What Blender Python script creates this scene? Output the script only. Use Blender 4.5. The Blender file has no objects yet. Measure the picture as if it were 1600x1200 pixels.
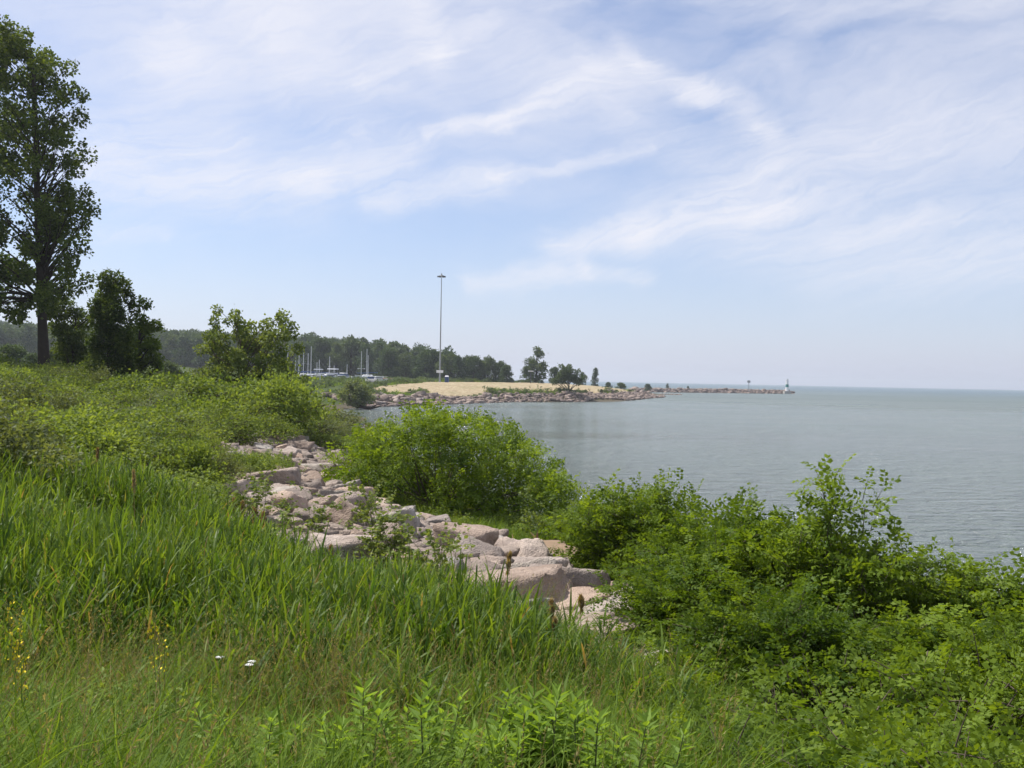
import bpy, math, random
import numpy as np
from mathutils import Matrix, Vector
R = math.radians
rng = np.random.default_rng(11)
random.seed(11)
scene = bpy.context.scene
COL = scene.collection

# ------------------------------------------------------------------ camera
FPX = 1537.0                       # focal length in pixels of the 1600 px wide frame
EYE = 6.0
cam_d = bpy.data.cameras.new('camera')
cam = bpy.data.objects.new('camera', cam_d)
COL.objects.link(cam)
cam_d.sensor_width = 36.0
cam_d.lens = 36.0 * FPX / 1600.0
cam_d.clip_start = 0.05
cam_d.clip_end = 30000
CAMM = Matrix.Translation((0, 0, EYE)) @ Matrix.Rotation(R(90 - 0.30), 4, 'X') @ Matrix.Rotation(0.020, 4, 'Z')
cam.matrix_world = CAMM
scene.camera = cam

# ------------------------------------------------------------------ sun, sky, exposure
SUN_EL, SUN_AZ = 58.0, -66.0        # azimuth from +Y, negative = to the left
sd = bpy.data.lights.new('sun', 'SUN')
sun = bpy.data.objects.new('sun', sd)
COL.objects.link(sun)
sd.energy = 5.0
sd.angle = R(0.53)
sd.color = (1.0, 0.955, 0.88)
sv = Vector((math.sin(R(SUN_AZ)) * math.cos(R(SUN_EL)), math.cos(R(SUN_AZ)) * math.cos(R(SUN_EL)), math.sin(R(SUN_EL))))
sun.rotation_euler = sv.to_track_quat('Z', 'Y').to_euler()

scene.view_settings.view_transform = 'Standard'
scene.view_settings.look = 'None'
scene.view_settings.exposure = 0.38
scene.view_settings.gamma = 1.0
scene.view_settings.use_curve_mapping = False
scene.cycles.max_bounces = 6
scene.cycles.diffuse_bounces = 3
scene.cycles.transmission_bounces = 3
scene.cycles.volume_bounces = 0
scene.cycles.use_adaptive_sampling = True
scene.cycles.adaptive_threshold = 0.02

HAZE_DENSITY = 0.00020


def pdir(px, py):
    """Direction in the world of a point of the picture."""
    v = CAMM.to_3x3() @ Vector(((px - 800) / FPX, -(py - 600) / FPX, -1.0))
    return v.normalized()


def P(px, py, Y):
    v = pdir(px, py)
    return np.array([v.x / v.y * Y, Y, EYE + v.z / v.y * Y])


class NT:
    """Small helper for writing node trees."""
    def __init__(self, tree):
        self.t = tree
        tree.nodes.clear()

    def n(self, kind, **kw):
        nd = self.t.nodes.new(kind)
        for k, v in kw.items():
            setattr(nd, k, v)
        return nd

    def set(self, nd, key, v):
        s = nd.inputs[key]
        if isinstance(v, bpy.types.NodeSocket):
            self.t.links.new(v, s)
        else:
            s.default_value = v

    def m(self, op, a, b=None, c=None, clamp=False):
        nd = self.n('ShaderNodeMath', operation=op)
        nd.use_clamp = clamp
        self.set(nd, 0, a)
        if b is not None:
            self.set(nd, 1, b)
        if c is not None:
            self.set(nd, 2, c)
        return nd.outputs[0]

    def vm(self, op, a, b=None, scale=None):
        nd = self.n('ShaderNodeVectorMath', operation=op)
        self.set(nd, 0, a)
        if b is not None:
            self.set(nd, 1, b)
        if scale is not None:
            self.set(nd, 'Scale', scale)
        return nd.outputs[0]

    def mix(self, f, a, b):
        nd = self.n('ShaderNodeMix', data_type='RGBA')
        self.set(nd, 0, f)
        self.set(nd, 6, a)
        self.set(nd, 7, b)
        return nd.outputs[2]

    def noise(self, vec, scale, detail=3, rough=0.55, dist=0.0, dims='3D'):
        nd = self.n('ShaderNodeTexNoise', noise_dimensions=dims)
        self.set(nd, 'Vector', vec)
        self.set(nd, 'Scale', scale)
        self.set(nd, 'Detail', detail)
        self.set(nd, 'Roughness', rough)
        self.set(nd, 'Distortion', dist)
        return nd.outputs['Fac']

    def ramp(self, f, a, b, lo=0.0, hi=1.0, smooth=True):
        nd = self.n('ShaderNodeMapRange')
        nd.interpolation_type = 'SMOOTHSTEP' if smooth else 'LINEAR'
        self.set(nd, 0, f)
        nd.inputs[1].default_value = a
        nd.inputs[2].default_value = b
        nd.inputs[3].default_value = lo
        nd.inputs[4].default_value = hi
        return nd.outputs[0]

    def xyz(self, x, y, z):
        nd = self.n('ShaderNodeCombineXYZ')
        self.set(nd, 0, x)
        self.set(nd, 1, y)
        self.set(nd, 2, z)
        return nd.outputs[0]


def c4(r, g, b):
    return (r, g, b, 1.0)


world = bpy.data.worlds.new('World')
scene.world = world
world.use_nodes = True
T = NT(world.node_tree)
sky = T.n('ShaderNodeTexSky', sky_type='NISHITA')
sky.sun_disc = False
sky.sun_elevation = R(SUN_EL)
sky.sun_rotation = R(SUN_AZ)
sky.altitude = 100
sky.air_density = 1.0
sky.dust_density = 0.5
sky.ozone_density = 2.0
SKY_STRENGTH = 0.108
tc = T.n('ShaderNodeTexCoord').outputs['Generated']
sep = T.n('ShaderNodeSeparateXYZ')
T.t.links.new(tc, sep.inputs[0])
sx, sy, sz = sep.outputs
az = T.m('MULTIPLY', T.m('ARCTAN2', sx, sy), 180 / math.pi)
el = T.m('MULTIPLY', T.m('ARCSINE', sz), 180 / math.pi)
# thin high cloud: coordinates on a flat layer overhead, so that it shrinks towards the horizon
zc = T.m('ADD', T.m('MAXIMUM', sz, 0.0), 0.10)
lay = T.xyz(T.m('DIVIDE', sx, zc), T.m('DIVIDE', sy, zc), 0.0)
wob = T.n('ShaderNodeTexNoise')
T.set(wob, 'Vector', T.xyz(T.m('MULTIPLY', az, 0.07), T.m('MULTIPLY', el, 0.11), 3.0))
T.set(wob, 'Scale', 1.0)
T.set(wob, 'Detail', 8)
T.set(wob, 'Roughness', 0.6)
wv = T.n('ShaderNodeSeparateColor')
T.t.links.new(wob.outputs['Color'], wv.inputs[0])
uu = T.m('ADD', az, T.m('MULTIPLY', T.m('SUBTRACT', wv.outputs[0], 0.5), 9.0))
vv = T.m('ADD', el, T.m('MULTIPLY', T.m('SUBTRACT', wv.outputs[1], 0.5), 5.0))
fib2 = T.noise(T.xyz(T.m('ADD', T.m('MULTIPLY', uu, 0.16), T.m('MULTIPLY', vv, 0.22)), T.m('SUBTRACT', T.m('MULTIPLY', vv, 1.3), T.m('MULTIPLY', uu, 0.42)), 4.1), 1.0, 8, 0.66, 0.9)
fib = T.noise(T.xyz(T.m('ADD', T.m('MULTIPLY', uu, 0.05), T.m('MULTIPLY', vv, 0.03)), T.m('SUBTRACT', T.m('MULTIPLY', vv, 0.33), T.m('MULTIPLY', uu, 0.07)), 1.7), 1.0, 7, 0.62, 0.4)
veil = T.noise(T.xyz(T.m('MULTIPLY', uu, 0.045), T.m('MULTIPLY', vv, 0.12), 7.3), 1.0, 5, 0.58, 0.3)
streak = T.ramp(T.noise(lay, 1.3, 6, 0.6, 0.8), 0.42, 0.72)


def azel(px, py):
    v = pdir(px, py)
    return math.degrees(math.atan2(v.x, v.y)), math.degrees(math.asin(v.z))


def seg(p, q, w, amp):
    """A streak of cloud from picture point p to q, half width w degrees."""
    a, b = azel(*p), azel(*q)
    dx, dy = b[0] - a[0], b[1] - a[1]
    L = math.hypot(dx, dy)
    dx /= L
    dy /= L
    rx = T.m('SUBTRACT', uu, a[0] )
    ry = T.m('SUBTRACT', vv, a[1])
    t = T.m('MULTIPLY_ADD', rx, dx, T.m('MULTIPLY', ry, dy))
    tcl = T.m('MINIMUM', T.m('MAXIMUM', t, 0.0), L)
    ex = T.m('SUBTRACT', rx, T.m('MULTIPLY', tcl, dx))
    ey = T.m('SUBTRACT', ry, T.m('MULTIPLY', tcl, dy))
    d2 = T.m('MULTIPLY_ADD', ex, ex, T.m('MULTIPLY', ey, ey))
    g = T.m('EXPONENT', T.m('MULTIPLY', d2, -1.0 / (w * w)))
    return T.m('MULTIPLY', g, amp)


streaks = [
    ((690, 218), (820, 190), .45, .55), ((820, 190), (925, 120), .75, .75), ((925, 120), (985, 95), .9, .8), ((985, 95), (1070, 135), .75, .7),
    ((1070, 135), (1180, 210), .8, .55), ((940, 170), (1100, 250), 1.2, .22),
    ((590, 325), (780, 285), .7, .45), ((780, 285), (1010, 236), .35, .5),
    ((850, 385), (1010, 360), .8, .5), ((1010, 360), (1180, 320), 1.5, .72), ((1180, 330), (1600, 400), 2.6, .5),
    ((740, 440), (900, 420), .6, .55), ((900, 420), (1010, 437), .5, .35),
    ((640, 10), (690, 80), 1.0, .6), ((690, 80), (560, 130), 1.0, .45), ((760, 30), (690, 90), .6, .4),
    ((150, 300), (480, 290), 1.8, .62), ((60, 180), (330, 230), 2.2, .5), ((480, 290), (640, 250), 1.4, .45), ((260, 40), (300, 120), 1.6, .4),
    ((1200, 250), (1600, 230), 3.0, .3), ((1300, 450), (1600, 440), 1.2, .35), ((150, 365), (250, 372), .4, .25), ((430, 60), (560, 200), 2.6, .32),
]
acc = None
for s_ in streaks:
    g = seg(*s_)
    acc = g if acc is None else T.m('ADD', acc, g)
acc = T.m('MULTIPLY', acc, T.ramp(fib, 0.28, 0.68, 0.35, 1.25))
acc = T.m('MULTIPLY', acc, T.ramp(fib2, 0.30, 0.66, 0.6, 1.35))
# the veil is thick high up and over the left, thin in a band above the horizon
elw = T.ramp(el, 6.0, 24.0)
base_veil = T.m('MULTIPLY', T.m('MULTIPLY', T.ramp(veil, 0.28, 0.68), 1.05), T.m('ADD', 0.12, T.m('MULTIPLY', elw, 0.88)))
base_veil = T.m('MULTIPLY', base_veil, T.ramp(fib2, 0.25, 0.7, 0.82, 1.18))
cl = T.m('ADD', acc, base_veil)
cl = T.m('ADD', cl, T.m('MULTIPLY', streak, T.m('MULTIPLY', elw, 0.15)))
cl = T.m('SUBTRACT', 1.0, T.m('EXPONENT', T.m('MULTIPLY', cl, -1.25)))
cl = T.m('MULTIPLY', cl, T.ramp(el, 1.0, 7.0))
tint = T.n('ShaderNodeMix', data_type='RGBA', blend_type='MULTIPLY')
T.set(tint, 0, 1.0)
T.t.links.new(sky.outputs[0], tint.inputs[6])
tint.inputs[7].default_value = c4(0.98, 0.945, 1.03)
CLOUD = c4(6.5, 6.5, 7.0)
murk = T.m('MULTIPLY', T.m('EXPONENT', T.m('MULTIPLY', T.m('MAXIMUM', el, 0.0), -0.17)), 0.75)
skyc = T.mix(murk, tint.outputs[2], c4(3.95, 4.45, 6.3))
out = T.mix(cl, skyc, CLOUD)
bg = T.n('ShaderNodeBackground')
T.t.links.new(out, bg.inputs[0])
bg.inputs[1].default_value = SKY_STRENGTH
wo = T.n('ShaderNodeOutputWorld')
T.t.links.new(bg.outputs[0], wo.inputs[0])

# ------------------------------------------------------------------ materials


def material(name, build):
    m = bpy.data.materials.new(name)
    m.use_nodes = True
    t = NT(m.node_tree)
    o = t.n('ShaderNodeOutputMaterial')
    t.t.links.new(build(t), o.inputs[0])
    return m


def principled(t, col, rough=0.6, spec=0.4, normal=None, metal=0.0):
    p = t.n('ShaderNodeBsdfPrincipled')
    t.set(p, 'Base Color', col)
    t.set(p, 'Roughness', rough)
    t.set(p, 'Specular IOR Level', spec)
    t.set(p, 'Metallic', metal)
    if normal is not None:
        t.t.links.new(normal, p.inputs['Normal'])
    return p.outputs[0]


def bump(t, h, strength, dist, normal=None):
    b = t.n('ShaderNodeBump')
    t.set(b, 'Height', h)
    b.inputs['Strength'].default_value = strength
    b.inputs['Distance'].default_value = dist
    return b.outputs[0]


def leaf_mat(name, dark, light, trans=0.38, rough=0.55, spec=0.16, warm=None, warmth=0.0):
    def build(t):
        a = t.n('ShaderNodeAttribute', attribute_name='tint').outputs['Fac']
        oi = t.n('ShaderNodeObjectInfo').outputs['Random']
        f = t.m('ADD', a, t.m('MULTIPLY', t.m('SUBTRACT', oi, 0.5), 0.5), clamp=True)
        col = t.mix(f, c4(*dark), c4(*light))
        if warm:
            w = t.ramp(a, 1.0 - warmth, 1.0 - warmth + 0.02, smooth=False)
            col = t.mix(w, col, c4(*warm))
        p = principled(t, col, rough, spec)
        tr = t.n('ShaderNodeBsdfTranslucent')
        hs = t.n('ShaderNodeMix', data_type='RGBA', blend_type='MULTIPLY')
        t.set(hs, 0, 1.0)
        t.t.links.new(col, hs.inputs[6])
        hs.inputs[7].default_value = c4(1.75, 1.6, 0.55)
        t.t.links.new(hs.outputs[2], tr.inputs[0])
        mx = t.n('ShaderNodeMixShader')
        mx.inputs[0].default_value = trans
        t.t.links.new(p, mx.inputs[1])
        t.t.links.new(tr.outputs[0], mx.inputs[2])
        return mx.outputs[0]
    return material(name, build)


def plain(name, col, rough=0.5, spec=0.4, var=0.15, scale=6.0, metal=0.0):
    def build(t):
        tcx = t.n('ShaderNodeTexCoord').outputs['Object']
        n_ = t.noise(tcx, scale, 4)
        c = t.mix(n_, c4(*[x * (1 - var) for x in col]), c4(*[min(1, x * (1 + var)) for x in col]))
        return principled(t, c, rough, spec, metal=metal)
    return material(name, build)


def rock_mat(name, a, b, dirt, sc=1.0, bs=0.5):
    def build(t):
        g = t.n('ShaderNodeNewGeometry')
        pos = g.outputs['Position']
        oi = t.n('ShaderNodeObjectInfo').outputs['Random']
        big = t.noise(pos, 1.3 * sc, 5, 0.6)
        fine = t.noise(pos, 26 * sc, 6, 0.7)
        vor = t.n('ShaderNodeTexVoronoi')
        t.set(vor, 'Vector', pos)
        t.set(vor, 'Scale', 38 * sc)
        col = t.mix(t.ramp(big, 0.3, 0.7), c4(*a), c4(*b))
        col = t.mix(t.m('MULTIPLY', t.ramp(fine, 0.45, 0.75), 0.55), col, c4(*dirt))
        col = t.mix(t.m('MULTIPLY', t.ramp(t.noise(pos, 4.5 * sc, 6, 0.65), 0.52, 0.7), 0.5), col, c4(b[0] * 1.15, b[1] * 1.14, b[2] * 1.12))
        v = t.m('MULTIPLY_ADD', oi, 0.42, 0.79)
        hsv = t.n('ShaderNodeHueSaturation')
        t.set(hsv, 'Value', v)
        t.set(hsv, 'Saturation', t.m('MULTIPLY_ADD', t.m('FRACT', t.m('MULTIPLY', oi, 7.7)), 0.5, 0.7))
        t.t.links.new(col, hsv.inputs['Color'])
        h = t.m('ADD', t.m('MULTIPLY', fine, 0.5), t.m('ADD', t.m('MULTIPLY', t.noise(pos, 7 * sc, 5, 0.6), 1.0), t.m('MULTIPLY', vor.outputs['Distance'], 0.3)))
        return principled(t, hsv.outputs[0], 0.9, 0.2, bump(t, h, min(1.0, bs * 1.9), 0.075 / sc))
    return material(name, build)


M = {}
M['locust'] = leaf_mat('locust_leaf', (0.056, 0.104, 0.011), (0.180, 0.255, 0.024), 0.44)
M['locust_dark'] = leaf_mat('locust_leaf_deep', (0.048, 0.092, 0.011), (0.152, 0.222, 0.022), 0.43)
M['shrub'] = leaf_mat('shrub_leaf', (0.068, 0.110, 0.024), (0.200, 0.255, 0.064), 0.42)
M['shrub_olive'] = leaf_mat('olive_shrub_leaf', (0.070, 0.092, 0.035), (0.160, 0.190, 0.080), 0.36)
M['willow'] = leaf_mat('willow_leaf', (0.075, 0.105, 0.045), (0.165, 0.205, 0.090), 0.36)
M['poplar'] = leaf_mat('poplar_leaf', (0.090, 0.130, 0.036), (0.215, 0.265, 0.085), 0.42)
M['oak'] = leaf_mat('oak_leaf', (0.032, 0.058, 0.012), (0.108, 0.148, 0.030), 0.38)
M['oak_light'] = leaf_mat('young_tree_leaf', (0.050, 0.090, 0.012), (0.140, 0.200, 0.030), 0.42)
M['far_tree'] = leaf_mat('far_tree_leaf', (0.032, 0.062, 0.026), (0.080, 0.120, 0.045), 0.25)
M['far_tree_pale'] = leaf_mat('far_tree_leaf_pale', (0.050, 0.082, 0.030), (0.110, 0.150, 0.058), 0.25)
M['reed'] = leaf_mat('reed_leaf', (0.042, 0.092, 0.014), (0.165, 0.238, 0.030), 0.44, 0.5, 0.22, warm=(0.24, 0.17, 0.08), warmth=0.045)
M['grass'] = leaf_mat('grass_blade', (0.060, 0.118, 0.014), (0.190, 0.270, 0.034), 0.42, 0.6, 0.12, warm=(0.26, 0.21, 0.10), warmth=0.03)
M['dry'] = leaf_mat('dry_grass', (0.20, 0.13, 0.06), (0.38, 0.29, 0.16), 0.3, 0.7, 0.2)
M['seed'] = leaf_mat('grass_seed', (0.17, 0.15, 0.06), (0.33, 0.28, 0.14), 0.35, 0.7, 0.1)
M['weed'] = leaf_mat('weed_leaf', (0.075, 0.122, 0.024), (0.215, 0.280, 0.064), 0.42)
M['weed_rust'] = leaf_mat('rusty_weed', (0.10, 0.075, 0.025), (0.20, 0.11, 0.045), 0.3)
M['golden'] = leaf_mat('goldenrod_leaf', (0.080, 0.150, 0.020), (0.190, 0.290, 0.045), 0.44)
M['bark'] = plain('bark', (0.10, 0.080, 0.060), 0.9, 0.1, 0.35, 3.0)
M['bark_dark'] = plain('dark_bark', (0.045, 0.036, 0.028), 0.9, 0.1, 0.35, 3.0)
M['stem'] = plain('green_stem', (0.11, 0.12, 0.05), 0.7, 0.2, 0.3, 5.0)
M['rock'] = rock_mat('boulder_stone', (0.285, 0.22, 0.18), (0.455, 0.365, 0.305), (0.17, 0.125, 0.10))
M['rock_grey'] = rock_mat('grey_boulder_stone', (0.29, 0.25, 0.22), (0.43, 0.38, 0.33), (0.19, 0.16, 0.14))
M['far_rock'] = rock_mat('bank_stone', (0.14, 0.11, 0.095), (0.36, 0.295, 0.26), (0.09, 0.075, 0.07), 0.4, 0.4)
M['white'] = plain('white_paint', (0.80, 0.80, 0.80), 0.4, 0.5, 0.04)
M['offwhite'] = plain('weathered_white', (0.62, 0.62, 0.60), 0.5, 0.4, 0.08)
M['steel'] = plain('galvanised_steel', (0.30, 0.31, 0.32), 0.5, 0.5, 0.12, 2.0, 0.3)
M['mast'] = plain('mast_aluminium', (0.52, 0.53, 0.53), 0.45, 0.5, 0.08, 2.0, 0.2)
M['dark_metal'] = plain('dark_metal', (0.05, 0.055, 0.06), 0.5, 0.4)
M['green_paint'] = plain('green_paint', (0.02, 0.20, 0.17), 0.45, 0.4, 0.1)
M['blue_plastic'] = plain('blue_plastic', (0.03, 0.08, 0.26), 0.45, 0.4, 0.08)
M['blue_cover'] = plain('blue_canvas', (0.04, 0.07, 0.16), 0.8, 0.2, 0.15)
M['red_paint'] = plain('red_paint', (0.42, 0.035, 0.03), 0.35, 0.5, 0.05)
M['glass'] = plain('dark_glass', (0.02, 0.025, 0.03), 0.1, 0.6, 0.05)
M['rubber'] = plain('tyre_rubber', (0.02, 0.02, 0.02), 0.8, 0.2)
M['concrete'] = plain('concrete', (0.36, 0.35, 0.33), 0.85, 0.2, 0.2, 2.0)
M['wood_grey'] = plain('weathered_timber', (0.30, 0.29, 0.28), 0.85, 0.2, 0.25, 2.0)
M['petal_yellow'] = plain('yellow_petal', (0.75, 0.60, 0.02), 0.6, 0.2, 0.1)
M['petal_white'] = plain('white_petal', (0.85, 0.85, 0.82), 0.6, 0.2, 0.03)
M['earth'] = plain('bare_earth', (0.23, 0.165, 0.11), 0.95, 0.1, 0.35, 5.0)
M['roots'] = plain('dead_roots', (0.20, 0.13, 0.08), 0.95, 0.1, 0.4, 9.0)
M['road'] = plain('pale_gravel', (0.46, 0.43, 0.39), 0.9, 0.2, 0.15, 1.0)


def ground_build(t):
    pos = t.n('ShaderNodeNewGeometry').outputs['Position']
    a = t.noise(pos, 0.35, 6, 0.6)
    b = t.noise(pos, 3.0, 5, 0.65)
    c = t.noise(pos, 22.0, 4, 0.7)
    green = t.mix(b, c4(0.035, 0.055, 0.016), c4(0.075, 0.105, 0.030))
    brown = t.mix(b, c4(0.06, 0.045, 0.026), c4(0.13, 0.105, 0.06))
    f = t.m('MULTIPLY', t.ramp(a, 0.50, 0.70), 0.7)
    col = t.mix(f, green, brown)
    col = t.mix(t.ramp(c, 0.55, 0.75, 0, 0.35), col, c4(0.10, 0.10, 0.045))
    # wet silt below and at the waterline
    sp = t.n('ShaderNodeSeparateXYZ')
    t.t.links.new(pos, sp.inputs[0])
    silt = t.ramp(t.m('ADD', sp.outputs[2], t.m('MULTIPLY', t.m('SUBTRACT', b, 0.5), 0.6)), 0.35, 0.9, 1.0, 0.0)
    col = t.mix(silt, col, c4(0.10, 0.085, 0.06))
    h = t.m('ADD', t.m('MULTIPLY', b, 1.0), t.m('MULTIPLY', c, 0.35))
    return principled(t, col, 0.95, 0.1, bump(t, h, 0.8, 0.15))


M['ground'] = material('ground_cover', ground_build)


def field_build(t):
    pos = t.n('ShaderNodeNewGeometry').outputs['Position']
    mp = t.n('ShaderNodeMapping')
    t.t.links.new(pos, mp.inputs[0])
    mp.inputs['Rotation'].default_value = (0, 0, R(-24))
    mp.inputs['Scale'].default_value = (0.22, 0.035, 1)
    rows = t.noise(mp.outputs[0], 5.0, 6, 0.65)
    patch = t.noise(pos, 0.09, 7, 0.68)
    fine = t.noise(pos, 1.8, 5, 0.7)
    col = t.mix(t.ramp(rows, 0.3, 0.7), c4(0.27, 0.21, 0.13), c4(0.395, 0.33, 0.22))
    col = t.mix(t.ramp(patch, 0.48, 0.7, 0, 0.7), col, c4(0.17, 0.165, 0.075))
    col = t.mix(t.ramp(fine, 0.5, 0.8, 0, 0.5), col, c4(0.22, 0.165, 0.08))
    return principled(t, col, 0.95, 0.1, bump(t, t.m('ADD', rows, fine), 0.7, 0.3))


M['field'] = material('dry_hay', field_build)


def water_build(t):
    pos = t.n('ShaderNodeNewGeometry').outputs['Position']
    sp = t.n('ShaderNodeSeparateXYZ')
    t.t.links.new(pos, sp.inputs[0])
    mp = t.n('ShaderNodeMapping')
    t.t.links.new(pos, mp.inputs[0])
    mp.inputs['Rotation'].default_value = (0, 0, R(14))
    mp.inputs['Scale'].default_value = (0.52, 1.0, 1)
    w1 = t.noise(mp.outputs[0], 0.8, 3, 0.55, 0.4)
    w2 = t.noise(mp.outputs[0], 2.1, 4, 0.6, 0.6)
    w3 = t.noise(pos, 7.0, 3, 0.6)
    h = t.m('ADD', t.m('MULTIPLY', w1, 1.0), t.m('ADD', t.m('MULTIPLY', w2, 0.55), t.m('MULTIPLY', w3, 0.14)))
    gust = t.noise(t.vm('MULTIPLY', pos, (0.006, 0.02, 1)), 1.0, 5, 0.6)
    silt = t.noise(t.vm('MULTIPLY', pos, (0.01, 0.012, 1)), 1.3, 3, 0.5)
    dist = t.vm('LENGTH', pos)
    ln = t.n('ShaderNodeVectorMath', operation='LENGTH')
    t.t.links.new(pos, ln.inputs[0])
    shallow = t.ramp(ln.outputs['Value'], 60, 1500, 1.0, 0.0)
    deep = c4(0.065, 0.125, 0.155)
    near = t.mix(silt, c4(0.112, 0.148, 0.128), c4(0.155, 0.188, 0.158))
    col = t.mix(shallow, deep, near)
    rg = t.m('ADD', t.ramp(gust, 0.35, 0.65, 0.06, 0.16), t.ramp(ln.outputs['Value'], 60, 500, 0.0, 0.26))
    return principled(t, col, rg, 0.5, bump(t, h, 1.0, 1.7))


M['water'] = material('lake_water', water_build)

# ------------------------------------------------------------------ mesh helpers


class Geo:
    def __init__(self):
        self.v, self.f, self.n, self.t, self.mi = [], [], [], [], []
        self.nv = 0

    def add(self, V, F, tint=0.5, mat=0):
        V = np.asarray(V, dtype=np.float64).reshape(-1, 3)
        F = np.asarray(F, dtype=np.int64)
        if len(F) == 0:
            return
        self.v.append(V)
        self.f.append((F + self.nv).ravel())
        self.n.append(np.full(len(F), F.shape[1], dtype=np.int32))
        self.t.append(np.broadcast_to(np.asarray(tint, dtype=np.float64), (len(V),)))
        self.mi.append(np.full(len(F), mat, dtype=np.int32))
        self.nv += len(V)

    def mesh(self, name, mats, smooth=False):
        me = bpy.data.meshes.new(name)
        V = np.concatenate(self.v)
        f = np.concatenate(self.f).astype(np.int32)
        n = np.concatenate(self.n)
        me.vertices.add(len(V))
        me.vertices.foreach_set('co', V.astype(np.float32).ravel())
        me.loops.add(len(f))
        me.loops.foreach_set('vertex_index', f)
        me.polygons.add(len(n))
        st = np.zeros(len(n), dtype=np.int32)
        st[1:] = np.cumsum(n)[:-1]
        me.polygons.foreach_set('loop_start', st)
        if not isinstance(mats, (list, tuple)):
            mats = [mats]
        for m in mats:
            me.materials.append(m)
        if len(mats) > 1:
            me.polygons.foreach_set('material_index', np.concatenate(self.mi))
        me.polygons.foreach_set('use_smooth', np.full(len(n), smooth, dtype=bool))
        me.update(calc_edges=True)
        at = me.attributes.new('tint', 'FLOAT', 'POINT')
        at.data.foreach_set('value', np.concatenate(self.t).astype(np.float32))
        return me

    def tube(self, pts, rad, sides=5, tint=0.5, mat=0, cap=False):
        pts = np.asarray(pts, dtype=float)
        rad = np.broadcast_to(np.asarray(rad, dtype=float), (len(pts),))
        d = np.gradient(pts, axis=0)
        d /= np.linalg.norm(d, axis=1, keepdims=True) + 1e-9
        ref = np.array([0.31, 0.17, 0.93]) if abs(d[0] @ np.array([0.31, 0.17, 0.93])) < 0.9 else np.array([1.0, 0.1, 0.0])
        a = np.cross(d, ref)
        a /= np.linalg.norm(a, axis=1, keepdims=True) + 1e-9
        b = np.cross(d, a)
        th = np.arange(sides) * 2 * math.pi / sides
        V = pts[:, None, :] + rad[:, None, None] * (np.cos(th)[None, :, None] * a[:, None, :] + np.sin(th)[None, :, None] * b[:, None, :])
        k = len(pts)
        i = np.arange(k - 1)[:, None] * sides
        j = np.arange(sides)[None, :]
        jn = (j + 1) % sides
        F = np.stack([i + j, i + jn, i + sides + jn, i + sides + j], -1).reshape(-1, 4)
        self.add(V.reshape(-1, 3), F, tint, mat)
        if cap:
            for e in (0, k - 1):
                idx = np.arange(sides) if e else np.arange(sides)[::-1]
                self.add(V[e], [idx], tint, mat)

    def box(self, lo, hi, tint=0.5, mat=0, taper=1.0):
        x0, y0, z0 = lo
        x1, y1, z1 = hi
        cx, cy = (x0 + x1) / 2, (y0 + y1) / 2
        V = [[x0, y0, z0], [x1, y0, z0], [x1, y1, z0], [x0, y1, z0]]
        V += [[cx + (x - cx) * taper, cy + (y - cy) * taper, z1] for x, y, z in V[:4]]
        F = [[3, 2, 1, 0], [4, 5, 6, 7], [0, 1, 5, 4], [1, 2, 6, 5], [2, 3, 7, 6], [3, 0, 4, 7]]
        self.add(V, F, tint, mat)

    def scatter(self, tv, tf, pos, d, nrm, sc, tint, mat=0):
        """Copies of a template leaf (y along the leaf, z its upper side)."""
        pos = np.asarray(pos)
        if len(pos) == 0:
            return
        y = d / (np.linalg.norm(d, axis=1, keepdims=True) + 1e-9)
        x = np.cross(y, nrm)
        x /= np.linalg.norm(x, axis=1, keepdims=True) + 1e-9
        z = np.cross(x, y)
        B = np.stack([x, y, z], 1)
        V = pos[:, None, :] + np.asarray(sc).reshape(-1, 1, 1) * np.einsum('kj,njc->nkc', tv, B)
        k = len(tv)
        F = (tf[None, :, :] + (np.arange(len(pos)) * k)[:, None, None]).reshape(-1, tf.shape[1])
        self.add(V.reshape(-1, 3), F, np.repeat(np.broadcast_to(tint, (len(pos),)), k), mat)


LEAF_V = np.array([[0, 0, 0], [-.30, .38, .06], [-.2, .75, .03], [0, 1, -.10], [.2, .75, .03], [.30, .38, .06], [0, .5, 0]], dtype=float)
LEAF_F = np.array([[0, 6, 2, 1], [6, 3, 3, 2], [0, 5, 4, 6], [6, 4, 3, 3]])[[0, 2]]
LEAF_V = np.array([[0, 0, 0], [-.32, .42, .07], [0, 1, -.10], [.32, .42, .07]], dtype=float)
LEAF_F = np.array([[0, 3, 2, 1]])
ROUND_V = np.array([[0, 0, 0], [-.40, .30, .05], [-.34, .68, .04], [0, 1, -.06], [.34, .68, .04], [.40, .30, .05]], dtype=float)
ROUND_F = np.array([[0, 5, 4, 3], [0, 3, 2, 1]])
LANCE_V = np.array([[0, 0, 0], [-.11, .4, .04], [0, 1, -.18], [.11, .4, .04]], dtype=float)
LANCE_F = np.array([[0, 3, 2, 1]])


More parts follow.
